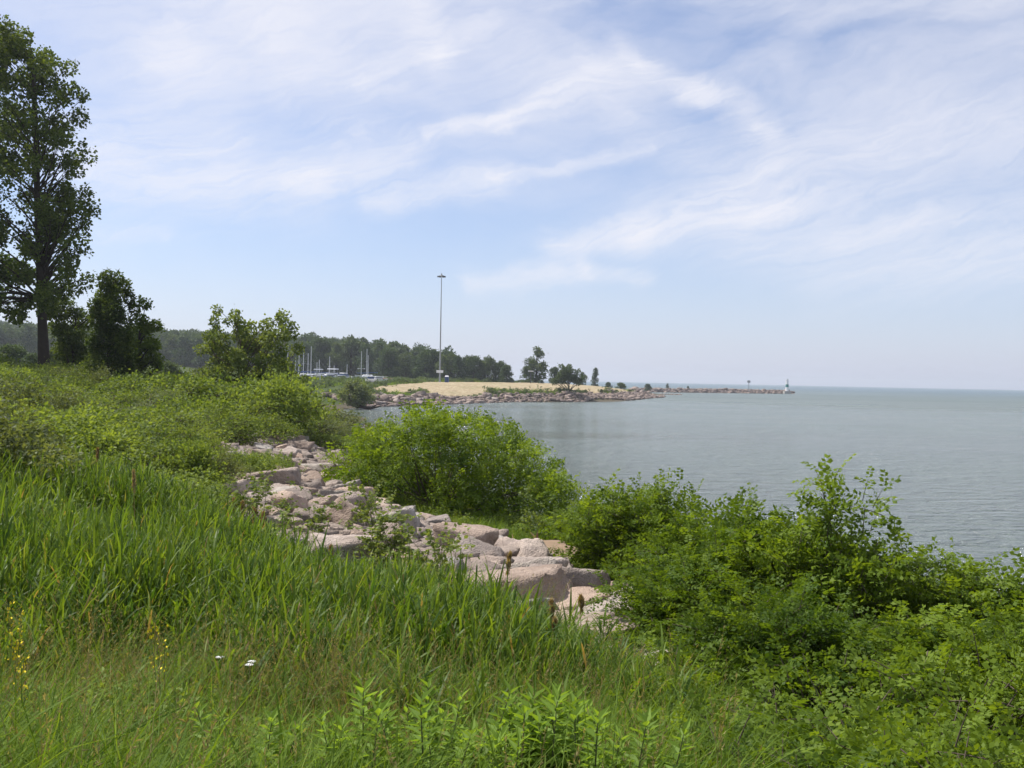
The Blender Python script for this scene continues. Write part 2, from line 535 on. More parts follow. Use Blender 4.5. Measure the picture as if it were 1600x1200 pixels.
def compound_leaf(pairs):
    """Pinnate leaf one unit long: pairs of oval leaflets on a drooping rib and one at its end."""
    V, F = [], []
    for k in range(pairs):
        y = 0.16 + 0.72 * k / (pairs - 1)
        z = -0.22 * y * y
        w = 0.25 * (1.0 - 0.35 * abs(k / (pairs - 1) - 0.45))
        for s in (-1, 1):
            b = np.array([0, y, z])
            fw = 0.42 + 0.5 * math.sin(k * 2.3 + s)
            dx = np.array([s * 0.90, fw * .8, -0.22 + .3 * math.sin(k * 3.1 + 2 * s)]) * w * 1.15
            dn = np.array([-fw * s * .8, 0.90, 0.25 * math.cos(k * 1.7 + s)]) * w * 0.36
            q = [b, b + dx * 0.5 - dn, b + dx, b + dx * 0.5 + dn]
            if s < 0:
                q = q[::-1]
            F.append([len(V) + i for i in range(4)])
            V += q
    b = np.array([0, 0.9, -0.178])
    F.append([len(V) + i for i in range(4)])
    V += [b, b + [0.05, .10, 0], b + [0, .21, -.06], b + [-0.05, .10, 0]]
    return np.array(V, dtype=float), np.array(F)


COMP7_V, COMP7_F = compound_leaf(5)
COMP5_V, COMP5_F = compound_leaf(4)


def unit(n, g=rng):
    v = g.normal(size=(n, 3))
    return v / np.linalg.norm(v, axis=1, keepdims=True)


# ------------------------------------------------------------------ tagging and linking


def tag(o, label, cat, group=None):
    o['label'] = label
    o['category'] = cat
    if group:
        o['group'] = group
    return o


def link(name, me, parent=None, loc=(0, 0, 0), rot=(0, 0, 0), sc=(1, 1, 1)):
    o = bpy.data.objects.new(name, me)
    COL.objects.link(o)
    o.location = loc
    o.rotation_euler = rot
    o.scale = sc if hasattr(sc, '__len__') else (sc, sc, sc)
    if parent:
        o.parent = parent
    return o


def kind(o, k, label=None):
    o['kind'] = k
    if label:
        o['label'] = label
    return o


# ------------------------------------------------------------------ terrain
# riprap centre line (x, y); the strip of boulders runs along it
CL = np.array([(11, 1.5), (8, 4.0), (4.6, 8.0), (2.2, 11.3), (0.3, 14.8), (-2.2, 19.2), (-4.7, 24.5), (-6.6, 30), (-8.0, 38), (-9.0, 44)], dtype=float)


def cl_dist(x, y):
    """Signed distance to the centre line (positive on the lake side) and the arc position."""
    x = np.asarray(x, float)
    y = np.asarray(y, float)
    best = np.full(x.shape, 1e9)
    sg = np.zeros(x.shape)
    arc = np.zeros(x.shape)
    L0 = 0
    for (ax, ay), (bx, by) in zip(CL[:-1], CL[1:]):
        dx, dy = bx - ax, by - ay
        L = math.hypot(dx, dy)
        t = np.clip(((x - ax) * dx + (y - ay) * dy) / L ** 2, 0, 1)
        ex, ey = x - ax - t * dx, y - ay - t * dy
        d = np.hypot(ex, ey)
        s = np.sign(dy * ex - dx * ey)
        m = d < best
        best = np.where(m, d, best)
        sg = np.where(m, s, sg)
        arc = np.where(m, L0 + t * L, arc)
        L0 += L
    return best * sg, arc


CTRL = [
    # near the camera
    (0, 0, 4.40), (-3, 0, 4.5), (3, 0, 4.15), (0, 3.5, 4.05), (-3, 4, 4.05), (2.5, 3.5, 3.75), (-6, 4, 4.25), (0, -8, 4.6), (-12, -6, 4.8), (-12, 3, 4.5), (6, -6, 4.2), (14, -14, 3.0),
    (0, 7.2, 3.15), (-3, 8, 3.25), (-6, 8.5, 3.5), (-10, 8, 4.0), (2.2, 6.2, 3.2), (-18, 8, 4.6),
    (-4.5, 13, 3.05), (-2, 11.5, 2.85), (-9, 13, 3.35), (-15, 14, 3.8), (-25, 14, 4.5),
    # riprap: crest and toe
    (1.0, 11.0, 3.10), (-0.9, 14.2, 3.15), (-3.4, 18.4, 3.35), (-6.2, 23.8, 3.65), (-8.2, 29.5, 3.75), (-9.6, 37, 3.8),
    (3.4, 11.8, 2.55), (1.7, 15.6, 2.5), (-0.8, 20.2, 2.5), (-3.2, 25.3, 2.55), (-5.0, 30.5, 2.6), (-6.6, 38, 2.7),
    (6.8, 7.6, 2.5), (10, 4, 2.6),
    # vegetated bench between the stones and the water
    (4.6, 14.0, 2.15), (2.8, 18, 2.1), (0.5, 23.5, 1.9), (-1.5, 29, 1.8), (-3.2, 36, 1.9), (-6, 48, 2.2), (9, 9.5, 2.0), (7.5, 13.5, 1.5), (5, 19, 1.3),
    # inland on the left
    (-10, 21, 3.5), (-15, 25, 3.6), (-25, 25, 4.2), (-12, 33, 3.4), (-20, 38, 4.0), (-30, 42, 4.7), (-14, 45, 3.5), (-20, 52, 4.4), (-28, 58, 5.2), (-45, 55, 5.6), (-18, 66, 4.3), (-24, 80, 4.2), (-36, 80, 5.2), (-60, 70, 5.9),
    (-60, 30, 5.6), (-90, 90, 6.0), (-45, 120, 4.6), (-80, 150, 5.0), (-34, 140, 2.6), (-30, 110, 2.6), (-20, 90, 2.4),
    (-60, 0, 5.4), (-60, -60, 5.4), (-20, -50, 5.0), (10, -60, 4.2), (-300, 0, 9), (-300, -300, 9), (-40, -300, 6),
    # shoreline at zero
    (60, -300, 0), (45, -80, 0), (32, -20, 0), (20, 6, 0), (13.5, 14, 0), (9.5, 18.5, 0), (5.5, 24, 0), (2.2, 30, 0), (-0.2, 38, 0), (-3.5, 50, 0), (-8, 68, 0), (-12.5, 90, 0), (-18.5, 118, 0), (-25, 150, 0), (-30, 172, 0),
    # lake bed
    (24, 12, -1.2), (17, 20, -1.0), (12, 25, -1.0), (8, 30, -1), (5, 40, -1.3), (1, 52, -1.2), (-2, 70, -1.2), (-5, 95, -1.5), (-12, 125, -1.3), (-20, 155, -1.0), (-24, 176, -0.5), (60, 40, -3), (30, 80, -3), (20, 150, -3), (0, 190, -2), (30, 230, -2.5), (60, 300, -3), (100, 150, -3), (200, -50, -3), (150, -300, -3), (90, 400, -3), (200, 300, -3),
    # far bank: waterline, top of the stones, field
    (-29.5, 181, 0), (-26, 196, 0), (-16.5, 220, 0), (0, 256, 0), (18.5, 273, 0), (36, 306, 0), (51, 362, 0), (56, 380, 0), (60, 430, 0), (65, 500, 0),
    (-35, 186, 2.0), (-30, 201, 2.1), (-20.5, 225, 2.2), (-3.5, 261, 2.3), (15, 278, 2.4), (31.5, 311, 2.4), (46, 365, 2.2), (50, 420, 2.3), (54, 490, 2.2),
    (-34, 215, 3.0), (-46, 232, 3.6), (-44, 250, 4.25), (-27, 245, 3.2), (-20, 300, 4.0), (-10, 335, 4.35), (8, 335, 4.3), (25, 340, 4.0), (34, 340, 3.3), (10, 300, 3.4), (32, 370, 3.8), (0, 400, 4.3), (30, 430, 3.0), (-40, 330, 4.1), (-60, 290, 3.75), (-48, 300, 3.75), (-75, 300, 3.8), (-62, 240, 3.6), (-50, 190, 3.0),
    (-20, 420, 4.4), (-90, 380, 4.6), (-120, 420, 7), (-80, 440, 8.0), (-60, 480, 9.0), (-160, 460, 10), (-110, 520, 14), (-160, 300, 7), (-220, 500, 14), (-20, 520, 4), (-60, 640, 9), (-160, 700, 18),
    (-300, 800, 24), (-420, 900, 28), (-600, 600, 26), (-250, 1100, 24), (-120, 900, 12), (-600, 1500, 26), (-1200, 800, 30), (-1200, -500, 20),
    (0, 560, 0), (-10, 620, -1), (-20, 800, -2), (30, 600, -2), (-60, 1200, -3), (-100, 1800, -3), (60, 560, 0), (80, 700, -4), (60, 1200, -4), (150, 560, -4), (300, 600, -4), (600, 1500, -5), (1200, 200, -5), (1200, -800, -5), (0, 2400, -5),
]
for _q in [(-24.5, 179), (-22.8, 194), (-13.5, 217), (-8, 232), (2.0, 252.5), (20.5, 269.5), (39.5, 303.5), (54.5, 359.5), (60.5, 379), (53, 350), (47, 334), (43.5, 317), (63.5, 405), (50, 330)]:
    CTRL.append((_q[0], _q[1], -0.9))
_c = np.array(CTRL, dtype=float)
_cx = _c[:, :2]


def _phi(r2):
    return np.sqrt(r2 + 0.6)


_A = _phi(((_cx[:, None, :] - _cx[None, :, :]) ** 2).sum(-1))
_n = len(_c)
_B = np.zeros((_n + 1, _n + 1))
_B[:_n, :_n] = _A + np.eye(_n) * -0.02
_B[:_n, _n] = 1
_B[_n, :_n] = 1
_W = np.linalg.solve(_B, np.append(_c[:, 2], 0))


def zf(x, y):
    x = np.asarray(x, float)
    y = np.asarray(y, float)
    sh = x.shape
    q = np.stack([x.ravel(), y.ravel()], -1)
    out_ = np.empty(len(q))
    for i in range(0, len(q), 20000):
        s = q[i:i + 20000]
        r2 = ((s[:, None, :] - _cx[None, :, :]) ** 2).sum(-1)
        out_[i:i + 20000] = _phi(r2) @ _W[:_n] + _W[_n]
    rr = np.hypot(q[:, 0], q[:, 1])
    # beyond the modelled land: low hills on the land side, lake bed on the other
    side = q[:, 0] + 0.10 * q[:, 1]
    far = np.where(side < -150, 24.0 * np.clip((-side - 150) / 300, 0, 1) + 1, -5.0)
    k = np.clip((rr - 900) / 900, 0, 1)
    out_ = out_ * (1 - k) + far * k
    q1 = q[:, 0] * 0.9 + 3.1
    q2 = q[:, 1] * 0.8
    bumpy = (np.sin(q1 * 1.3 + 2 * np.sin(q2 * 0.7)) * np.cos(q2 * 1.1 + 1.7 * np.sin(q1 * 0.5))) * 0.05
    out_ = out_ + bumpy * np.clip(out_, 0, 1)
    out_ = np.clip(out_, -5, 60)
    return out_.reshape(sh)


def z1(x, y):
    return float(zf(np.array([x]), np.array([y]))[0])


ang = np.unique(np.concatenate([np.arange(-44, 44.01, 0.45), np.arange(-180, -44, 4.0), np.arange(44, 180, 4.0)]))
rad = [0.25]
while rad[-1] < 8000:
    r_ = rad[-1]
    rad.append(r_ + (min(r_ * 0.04 + 0.02, 2.6) if r_ < 470 else r_ * 0.06))
rad = np.array(rad)
th = np.radians(ang)
GX = rad[:, None] * np.sin(th)[None, :]
GY = rad[:, None] * np.cos(th)[None, :]
GZ = zf(GX, GY)
g = Geo()
na, nr = len(ang), len(rad)
ii = np.arange(nr - 1)[:, None] * na
jj = np.arange(na)[None, :]
jn = (jj + 1) % na
F = np.stack([ii + jj, ii + jn, ii + na + jn, ii + na + jj], -1).reshape(-1, 4)[:, ::-1]
g.add(np.stack([GX, GY, GZ], -1).reshape(-1, 3), F)
g.add(np.stack([GX[0], GY[0], GZ[0]], -1), [np.arange(na)[::-1]])
kind(link('ground', g.mesh('ground', M['ground'], True)), 'structure', 'grassy earth bank falling to the lake shore')

g = Geo()
nA = 96
ring = [3, 12, 40, 120, 400, 1200, 3500, 8000]
V = [[0, 0, 0]]
for r_ in ring:
    for k in range(nA):
        a = 2 * math.pi * k / nA
        V.append([r_ * math.sin(a), r_ * math.cos(a), 0])
g.add(V, [[0, 1 + (k + 1) % nA, 1 + k] for k in range(nA)])
g2 = [[1 + i * nA + k, 1 + i * nA + (k + 1) % nA, 1 + (i + 1) * nA + (k + 1) % nA, 1 + (i + 1) * nA + k] for i in range(len(ring) - 1) for k in range(nA)]
g.add(V, g2)
wat = kind(link('water', g.mesh('water', M['water'])), 'structure', 'grey green lake water with small ripples')

# golden field on the far bank and the track at its left edge
FIELD = np.array([(-33.5, 207), (-21.5, 229), (-4.5, 265), (13, 281), (25, 298), (41, 345), (47, 392), (12, 362), (-12, 348), (-30, 335), (-29, 290), (-31.5, 250)], dtype=float)


def inside(poly, x, y):
    c = np.zeros(x.shape, bool)
    n = len(poly)
    for i in range(n):
        x0, y0 = poly[i]
        x1, y1 = poly[(i + 1) % n]
        m = ((y0 > y) != (y1 > y)) & (x < (x1 - x0) * (y - y0) / (y1 - y0 + 1e-12) + x0)
        c ^= m
    return c


gx = np.arange(-36, 44, 1.3)
gy = np.arange(200, 400, 1.3)
XX, YY = np.meshgrid(gx, gy)
cell = inside(FIELD, XX[:-1, :-1] + .65, YY[:-1, :-1] + .65)
idx = np.arange(XX.size).reshape(XX.shape)
F = np.stack([idx[:-1, :-1], idx[:-1, 1:], idx[1:, 1:], idx[1:, :-1]], -1)[cell]
ZZ = zf(XX, YY) + 0.10
used, inv = np.unique(F, return_inverse=True)
V = np.stack([XX, YY, ZZ], -1).reshape(-1, 3)[used]
g = Geo()
g.add(V, inv.reshape(-1, 4))
kind(link('field', g.mesh('field', M['field'], True)), 'structure', 'mown golden hay field on the far bank')


def strip(name, pts, w, mat, lift, label):
    pts = np.array(pts, float)
    t = np.linspace(0, len(pts) - 1, 40)
    px = np.interp(t, np.arange(len(pts)), pts[:, 0])
    py = np.interp(t, np.arange(len(pts)), pts[:, 1])
    d = np.stack([np.gradient(px), np.gradient(py)], -1)
    d /= np.linalg.norm(d, axis=1, keepdims=True)
    nx, ny = d[:, 1], -d[:, 0]
    Vv = []
    for i in range(len(t)):
        for s in (-1, 1):
            x, y = px[i] + nx[i] * w / 2 * s, py[i] + ny[i] * w / 2 * s
            Vv.append([x, y, z1(x, y) + lift])
    g_ = Geo()
    g_.add(Vv, [[2 * i, 2 * i + 1, 2 * i + 3, 2 * i + 2] for i in range(len(t) - 1)])
    return kind(link(name, g_.mesh(name, mat, True)), 'structure', label)


strip('path', [(-37.5, 252), (-35.5, 275), (-34.5, 300), (-33, 330), (-26, 352)], 3.2, M['road'], 0.14, 'pale gravel track climbing beside the hay field')

# ------------------------------------------------------------------ boulders


def rock_mesh(name, seed, sub, mat, flat=1.0):
    gr = np.random.default_rng(seed)
    import bmesh
    bm = bmesh.new()
    bmesh.ops.create_icosphere(bm, subdivisions=sub, radius=1.0)
    V = np.array([v.co[:] for v in bm.verts])
    Fc = np.array([[v.index for v in f.verts] for f in bm.faces])
    bm.free()
    nc = int(gr.integers(4, 8))
    k = 6 + nc
    nn = np.concatenate([np.array([[0, 0, 1], [0, 0, -1], [1, 0, 0], [-1, 0, 0], [0, 1, 0], [0, -1, 0.]]) + gr.normal(0, .17, (6, 3)), unit(nc, gr)])
    nn /= np.linalg.norm(nn, axis=1, keepdims=True)
    hh = np.concatenate([gr.uniform(0.58, 0.85, 6), gr.uniform(0.74, 0.98, nc)])
    hh[0] = gr.uniform(0.45, 0.6)
    hh[1] = 0.6
    dots = V @ nn.T
    rr = np.where(dots > 0.02, hh[None, :] / np.maximum(dots, 0.02), 9)
    rr = np.sort(rr, 1)
    # soften the edges between the two nearest planes
    r0, r1 = rr[:, 0], np.minimum(rr[:, 1], 2.2)
    soft = 0.006
    h_ = np.clip(0.5 + 0.5 * (r1 - r0) / soft, 0, 1)
    rad_ = r0 * h_ + r1 * (1 - h_) - soft * h_ * (1 - h_)
    rad_ = np.minimum(rad_, 1.35)
    V = V * rad_[:, None]
    # fracture ledges and lumps
    import mathutils.noise as mn
    for i in range(len(V)):
        v = Vector(V[i]) * 1.5 + Vector((seed * 3.7, seed * 1.3, 0))
        nz = mn.fractal(v, 0.9, 2.0, 4)
        st = mn.noise(v * 0.9 + Vector((5, 5, 5)))
        rg = 1 - abs(mn.noise(v * 2.3 + Vector((9, 2, 4)))) * 2
        nf = mn.noise(Vector(V[i]) * 7.0)
        V[i] *= 1 + 0.05 * nz + 0.022 * nf + 0.05 * math.copysign(min(1, abs(st) * 8), st) - 0.035 * max(0, rg) ** 3
    V[:, 2] *= flat
    g_ = Geo()
    g_.add(V, Fc)
    me = g_.mesh(name, mat, True)
    me['half'] = float(0.6 * flat)
    return me


near_rocks = [rock_mesh('boulder', 100 + i, 4, M['rock'] if i % 5 else M['rock_grey'], [1.0, .8, .95, .7][i % 4]) for i in range(12)]
n_bould = 0
tones = {True: 'pinkish', False: 'greyish'}
placed = []


def boulder(x, y, s, aspect=1.0, h=1.0, rz=None, tilt=0.15, dz=0.0, label=None, v=None):
    """One boulder bedded in the bank: s is its width in metres."""
    global n_bould
    i = int(rng.integers(0, 12)) if v is None else v
    z = z1(x, y)
    rz = float(rng.uniform(0, 6.28)) if rz is None else rz
    o = link('boulder', near_rocks[i], None, (x, y, z + s * 0.5 * h * 0.30 + dz), (float(rng.normal(0, tilt)), float(rng.normal(0, tilt)), rz), (s * 0.62, s * 0.62 * aspect, s * 0.62 * h))
    sdist, arc = cl_dist(np.array([x]), np.array([y]))
    if label is None:
        size = 'big' if s > 1.15 else ('knee high' if s > 0.8 else 'small')
        tone = tones[bool(i % 5)]
        shape = 'flat topped' if h < 0.62 else ('blocky' if h > 0.85 else 'rounded')
        where = 'lake edge' if sdist[0] > 0.9 else ('reed edge' if sdist[0] < -0.9 else 'middle')
        far_ = 'nearest end' if y < 14.5 else ('behind the saplings' if y < 21 else ('beside the round bush' if y < 30 else 'far end'))
        label = f'{size} {shape} {tone} boulder, {where} of the rock strip, {far_}'
    tag(o, label, 'boulder', 'boulders of the rock strip on the near bank')
    placed.append((x, y, s))
    n_bould += 1
    return o


# the boulders one notices, then the rest of the strip
def at_px(px, py, z):
    d = pdir(px, py)
    t = (z - EYE) / d.z
    return d.x * t, d.y * t


x_, y_ = at_px(800, 905, 3.45)
boulder(x_, y_, 1.55, 0.85, 0.62, 0.25, 0.03, 0.22, 'broad flat slab with a dark shaded front, largest of the strip, near the reeds', 3)
x_, y_ = at_px(875, 900, 3.3)
boulder(x_, y_, 1.35, 0.8, 0.6, 1.0, 0.06, 0.10, 'broad pale boulder joining the right end of the flat slab', 2)
x_, y_ = at_px(880, 945, 3.2)
boulder(x_, y_, 1.05, 0.9, 0.7, 0.5, 0.06, 0.0, 'smooth pinkish boulder just below and right of the flat slab', 1)
x_, y_ = at_px(955, 962, 3.15)
boulder(x_, y_, 0.95, 1.0, 0.85, 0.1, 0.06, 0.05, 'rounded pale boulder at the near right end of the strip', 7)
x_, y_ = at_px(818, 965, 3.15)
boulder(x_, y_, 0.72, 0.8, 1.1, 0.2, 0.1, 0.02, 'grey wedge shaped boulder rising from the reeds below the flat slab', 5)
x_, y_ = at_px(725, 850, 3.15)
boulder(x_, y_, 1.25, 0.6, 0.75, -0.5, 0.05, 0.12, 'long humped boulder up the strip from the flat slab', 9)
x_, y_ = at_px(770, 872, 3.0)
boulder(x_, y_, 1.0, 0.55, 0.55, 0.1, 0.05, 0.05, 'thin layered boulder on the lake side above the flat slab', 11)
x_, y_ = at_px(535, 845, 3.55)
boulder(x_, y_, 0.95, 0.8, 0.8, 0.2, 0.03, 0.10, 'square boulder with a dark shaded front standing behind the reeds', 6)
x_, y_ = at_px(530, 865, 3.3)
boulder(x_, y_, 0.9, 0.8, 0.5, 0.1, 0.03, 0.0, 'low rounded boulder in front of the square shaded one', 4)
x_, y_ = at_px(540, 760, 3.0)
boulder(x_, y_, 1.9, 0.45, 0.35, -0.55, 0.04, 0.15, 'long thin slab pointing at the round locust bush', 8)
x_, y_ = at_px(505, 738, 3.3)
boulder(x_, y_, 1.3, 0.7, 0.55, -0.3, 0.04, 0.12, 'sloping pale boulder above the long thin slab', 0)
x_, y_ = at_px(425, 745, 3.7)
boulder(x_, y_, 1.3, 0.7, 0.5, 0.0, 0.04, 0.15, 'smooth loaf shaped boulder near the green weed patch', 1)
x_, y_ = at_px(365, 758, 3.75)
boulder(x_, y_, 1.2, 0.9, 0.7, 0.4, 0.04, 0.1, 'pale boulder at the left edge of the strip beside the dark shrub', 3)

tot = 0
L_ = np.hypot(*(CL[1:] - CL[:-1]).T)
cum = np.append(0, np.cumsum(L_))
tries = 0
grid_t = 6.0
while n_bould < 262 and tries < 9000:
    tries += 1
    a = rng.uniform(4.5, cum[-1] - 3.5)
    k = min(np.searchsorted(cum, a) - 1, len(L_) - 1)
    f = (a - cum[k]) / L_[k]
    c_ = CL[k] * (1 - f) + CL[k + 1] * f
    d_ = (CL[k + 1] - CL[k]) / L_[k]
    nrm_ = np.array([d_[1], -d_[0]])
    hw = 1.95 - 0.55 * max(0, (c_[1] - 30) / 10) + (0.5 if c_[1] < 20 else 0)
    off = rng.uniform(-hw - (0.9 if 16 < c_[1] < 37 else 0.3), hw)
    x, y = c_ + nrm_ * off
    s = float(np.clip(rng.lognormal(-0.46, 0.34), 0.32, 1.1)) * (1.0 if y < 20 else .92 if y < 28 else .8)
    if tries > 3000:
        s *= 0.75
    if any((x - p[0]) ** 2 + (y - p[1]) ** 2 < (0.36 * (s + p[2])) ** 2 for p in placed):
        continue
    boulder(x, y, s, float(rng.uniform(0.65, 1.0)), float(rng.uniform(0.5, 0.95)), None, 0.2, float(rng.uniform(-.05, .12)))

# small stones that fill the joints of the strip: nobody could count them
small_rock = [rock_mesh('rubble', 300 + i, 2, M['rock'], 0.8) for i in range(6)]


def merge_rocks(name, items, meshes, mat, label):
    data = []
    for me in meshes:
        V = np.empty(len(me.vertices) * 3)
        me.vertices.foreach_get('co', V)
        Fx = np.empty(len(me.loops), dtype=np.int32)
        me.loops.foreach_get('vertex_index', Fx)
        data.append((V.reshape(-1, 3), Fx.reshape(-1, 3)))
    g_ = Geo()
    for (x, y, z, s, asp, h, rz) in items:
        V, Fx = data[int(rng.integers(0, len(data)))]
        c, s_ = math.cos(rz), math.sin(rz)
        W = V * [s * .62, s * .62 * asp, s * .62 * h]
        W = np.stack([W[:, 0] * c - W[:, 1] * s_, W[:, 0] * s_ + W[:, 1] * c, W[:, 2]], -1) + [x, y, z]
        g_.add(W, Fx)
    return kind(link(name, g_.mesh(name, mat, True)), 'stuff', label)


items = []
for _ in range(2600):
    a = rng.uniform(4.0, cum[-1] - 3)
    k = min(np.searchsorted(cum, a) - 1, len(L_) - 1)
    f = (a - cum[k]) / L_[k]
    c_ = CL[k] * (1 - f) + CL[k + 1] * f
    d_ = (CL[k + 1] - CL[k]) / L_[k]
    off = rng.uniform(-2.9 if a > 18 else -2.2, 2.3 if a > 12 else 4.5)
    x, y = c_ + np.array([d_[1], -d_[0]]) * off
    items.append((x, y, 0, float(rng.uniform(.18, .72)), float(rng.uniform(.6, 1)), float(rng.uniform(.5, .9)), float(rng.uniform(0, 6))))
zz = zf(np.array([i[0] for i in items]), np.array([i[1] for i in items]))
items = [(i[0], i[1], z + 0.03, *i[3:]) for i, z in zip(items, zz)]
merge_rocks('rubble', items, small_rock, M['rock'], 'small broken stones filling the gaps between the boulders')

# far bank and breakwater
far_meshes = [rock_mesh('bank_boulder', 400 + i, 3, M['far_rock'], 0.85) for i in range(8)]
far_low = [rock_mesh('bank_rubble', 500 + i, 2, M['far_rock'], 0.85) for i in range(6)]
BANK = np.array([(-31, 184), (-26.5, 196), (-17, 220), (-1, 256), (17.5, 273), (35, 306), (50, 360), (56, 378), (60, 400)], float)
JETTY = np.array([(62, 500), (70, 555), (100, 575), (140, 604), (178, 632)], float)
# breakwater core
g = Geo()
for (a, b) in zip(JETTY[:-1], JETTY[1:]):
    d = (b - a) / np.linalg.norm(b - a)
    n_ = np.array([d[1], -d[0]])
    q = []
    for p_ in (a, b):
        for o_, z_ in ((-7, -4.5), (-2.4, 1.5), (2.4, 1.5), (7, -4.5)):
            q.append([p_[0] + n_[0] * o_, p_[1] + n_[1] * o_, z_])
    g.add(q, [[0, 1, 5, 4], [1, 2, 6, 5], [2, 3, 7, 6]])
kind(link('breakwater_core', g.mesh('breakwater_core', M['far_rock'])), 'structure', 'stone core of the long breakwater')


def along(line, t):
    L = np.hypot(*(line[1:] - line[:-1]).T)
    cu = np.append(0, np.cumsum(L))
    a = t * cu[-1]
    k = min(max(np.searchsorted(cu, a) - 1, 0), len(L) - 1)
    f = (a - cu[k]) / L[k]
    d_ = (line[k + 1] - line[k]) / L[k]
    return line[k] * (1 - f) + line[k + 1] * f, np.array([d_[1], -d_[0]]), d_


cand = []
for _ in range(3600):
    t = rng.uniform(0, 1)
    c_, nn_, d_ = along(BANK, t)
    off = rng.uniform(-2.2, 5.2)                 # inland
    x, y = c_ - nn_ * off
    s = float(np.clip(rng.lognormal(0.18, 0.3), 0.7, 2.2))
    if any((x - p[0]) ** 2 + (y - p[1]) ** 2 < (0.33 * (s + p[3])) ** 2 for p in cand[-900:]):
        continue
    z = max(z1(x, y), -0.25) + 0.2 * s
    cand.append([x, y, z, s, float(rng.uniform(.6, 1)), float(rng.uniform(.55, 1)), float(rng.uniform(0, 6))])
cand.sort(key=lambda c: -c[3] / c[1])
n_far = 300 - n_bould
for c in cand[:n_far]:
    x, y, z, s, asp, h, rz = c
    o = link('boulder', far_meshes[int(rng.integers(0, 8))], None, (x, y, z), (float(rng.normal(0, .2)), float(rng.normal(0, .2)), rz), (s * .62, s * .62 * asp, s * .62 * h))
    where = 'by the leaning willow' if x < -20 else ('below the left half of the hay field' if x < -2 else ('below the small field tree' if x < 24 else 'at the curved right end'))
    size = 'large' if s > 1.75 else 'middling'
    tag(o, f'{size} boulder facing the far bank, {where}', 'boulder', 'boulders facing the far bank')
rest = [tuple(c) for c in cand[n_far:]]
for _ in range(1300):
    c_, nn_, d_ = along(JETTY, rng.uniform(0, 1))
    off = rng.normal(0, 2.6)
    x, y = c_ + nn_ * off
    z = max(2.0 - abs(off) * 0.42, 0.0) + rng.uniform(-.2, .35)
    s = float(np.clip(rng.lognormal(0.55, 0.35), 0.9, 3.4))
    rest.append((x, y, z, s, float(rng.uniform(.6, 1)), float(rng.uniform(.5, .9)), float(rng.uniform(0, 6))))
# low spit of stones in the water inside the breakwater
for _ in range(60):
    u = rng.uniform(0, 1)
    p_ = P(1032 + 30 * u, 616, 1)
    Y = 470.0
    rest.append((p_[0] * Y + rng.normal(0, 1), Y + rng.normal(0, 3), 0.1, float(rng.uniform(.6, 1.5)), .8, .6, float(rng.uniform(0, 6))))
merge_rocks('bank_stones', rest, far_low, M['far_rock'], 'broken stone covering the rest of the far bank and the breakwater')

# ------------------------------------------------------------------ plants


def limb_path(a, b, k, sag, g_):
    t = np.linspace(0, 1, k)[:, None]
    p = a * (1 - t) + b * t
    L = np.linalg.norm(b - a)
    w = g_.normal(0, 0.05 * L, 3)
    p = p + np.sin(t * math.pi) * (w + np.array([0, 0, sag * L]))
    return p


def cluster_crown(g_, gl, gr, clusters, leafn, leaf, leaf_size, base, trunk_top, r0, spread=(1, 1, .8), up=0.5, branch_r=0.05, droop=0.0, twigs=3, inner=0.25, tmin=0.04):
    """Limbs from the stem to every leaf cluster, and the leaves: g_ wood, gl leaves."""
    base = np.array(base, float)
    top = np.array(trunk_top, float)
    ax = top - base
    for (c, r) in clusters:
        c = np.array(c, float)
        t = (c - base) @ ax / (ax @ ax)
        hd = np.linalg.norm(c - base - ax * t)
        t = np.clip(t - hd * gr.uniform(.7, 1.3) / np.linalg.norm(ax), tmin, 0.97)
        a = base + ax * t
        rr = min(r0 * (1 - t) * 0.30 + branch_r * .6, .03 + .03 * hd)
        path = limb_path(a, c, 5, 0.06, gr)
        g_.tube(path, np.linspace(min(rr, r0 * .7), branch_r * 0.3, 5), 4)
        for _ in range(twigs):
            e = c + gr.normal(0, .55, 3) * r
            g_.tube(np.array([path[3], (path[3] + e) / 2 + gr.normal(0, .06, 3) * r, e]), [branch_r * .35, branch_r * .22, branch_r * .1], 3)
        n = int(leafn * r * r)
        u = unit(n, gr)
        rad_ = gr.uniform(inner, 1.0, n) ** 0.55 * (1 + .4 * gr.exponential(.45, n) * (gr.uniform(0, 1, n) < .4))
        lump = 1 + 0.28 * np.sin(u[:, 0] * 4 + gr.uniform(0, 6)) * np.cos(u[:, 1] * 4.5 + gr.uniform(0, 6))
        pos = c + u * (rad_ * lump * r)[:, None] * np.array(spread)
        d = u * 0.8 + gr.normal(0, .6, (n, 3)) + [0, 0, -droop]
        nr_ = u * 0.5 + gr.normal(0, .55, (n, 3)) + [0, 0, up]
        tint = np.clip(0.45 + gr.normal(0, .22, n) + 0.18 * gr.normal(), 0, 1)
        gl.scatter(leaf[0], leaf[1], pos, d, nr_, leaf_size * gr.uniform(.65, 1.25, n), tint)


def plant_thing(name, loc, parts, label, cat, group=None, rz=0.0, sc=1.0):
    root = bpy.data.objects.new(name, None)
    COL.objects.link(root)
    root.empty_display_size = 0.3
    root.location = loc
    root.rotation_euler = (0, 0, rz)
    root.scale = sc if hasattr(sc, '__len__') else (sc, sc, sc)
    for nm, me in parts:
        o = link(nm, me, root)
        if nm == 'petals':
            o['kind'] = 'stuff'
    tag(root, label, cat, group)
    return root


def copy_thing(root, loc, rz, sc, label):
    r = root.copy()
    COL.objects.link(r)
    r.location = loc
    r.rotation_euler = (0, 0, rz)
    r.scale = sc if hasattr(sc, '__len__') else (sc, sc, sc)
    r['label'] = label
    for ch in root.children:
        c = ch.copy()
        COL.objects.link(c)
        c.parent = r
    return r


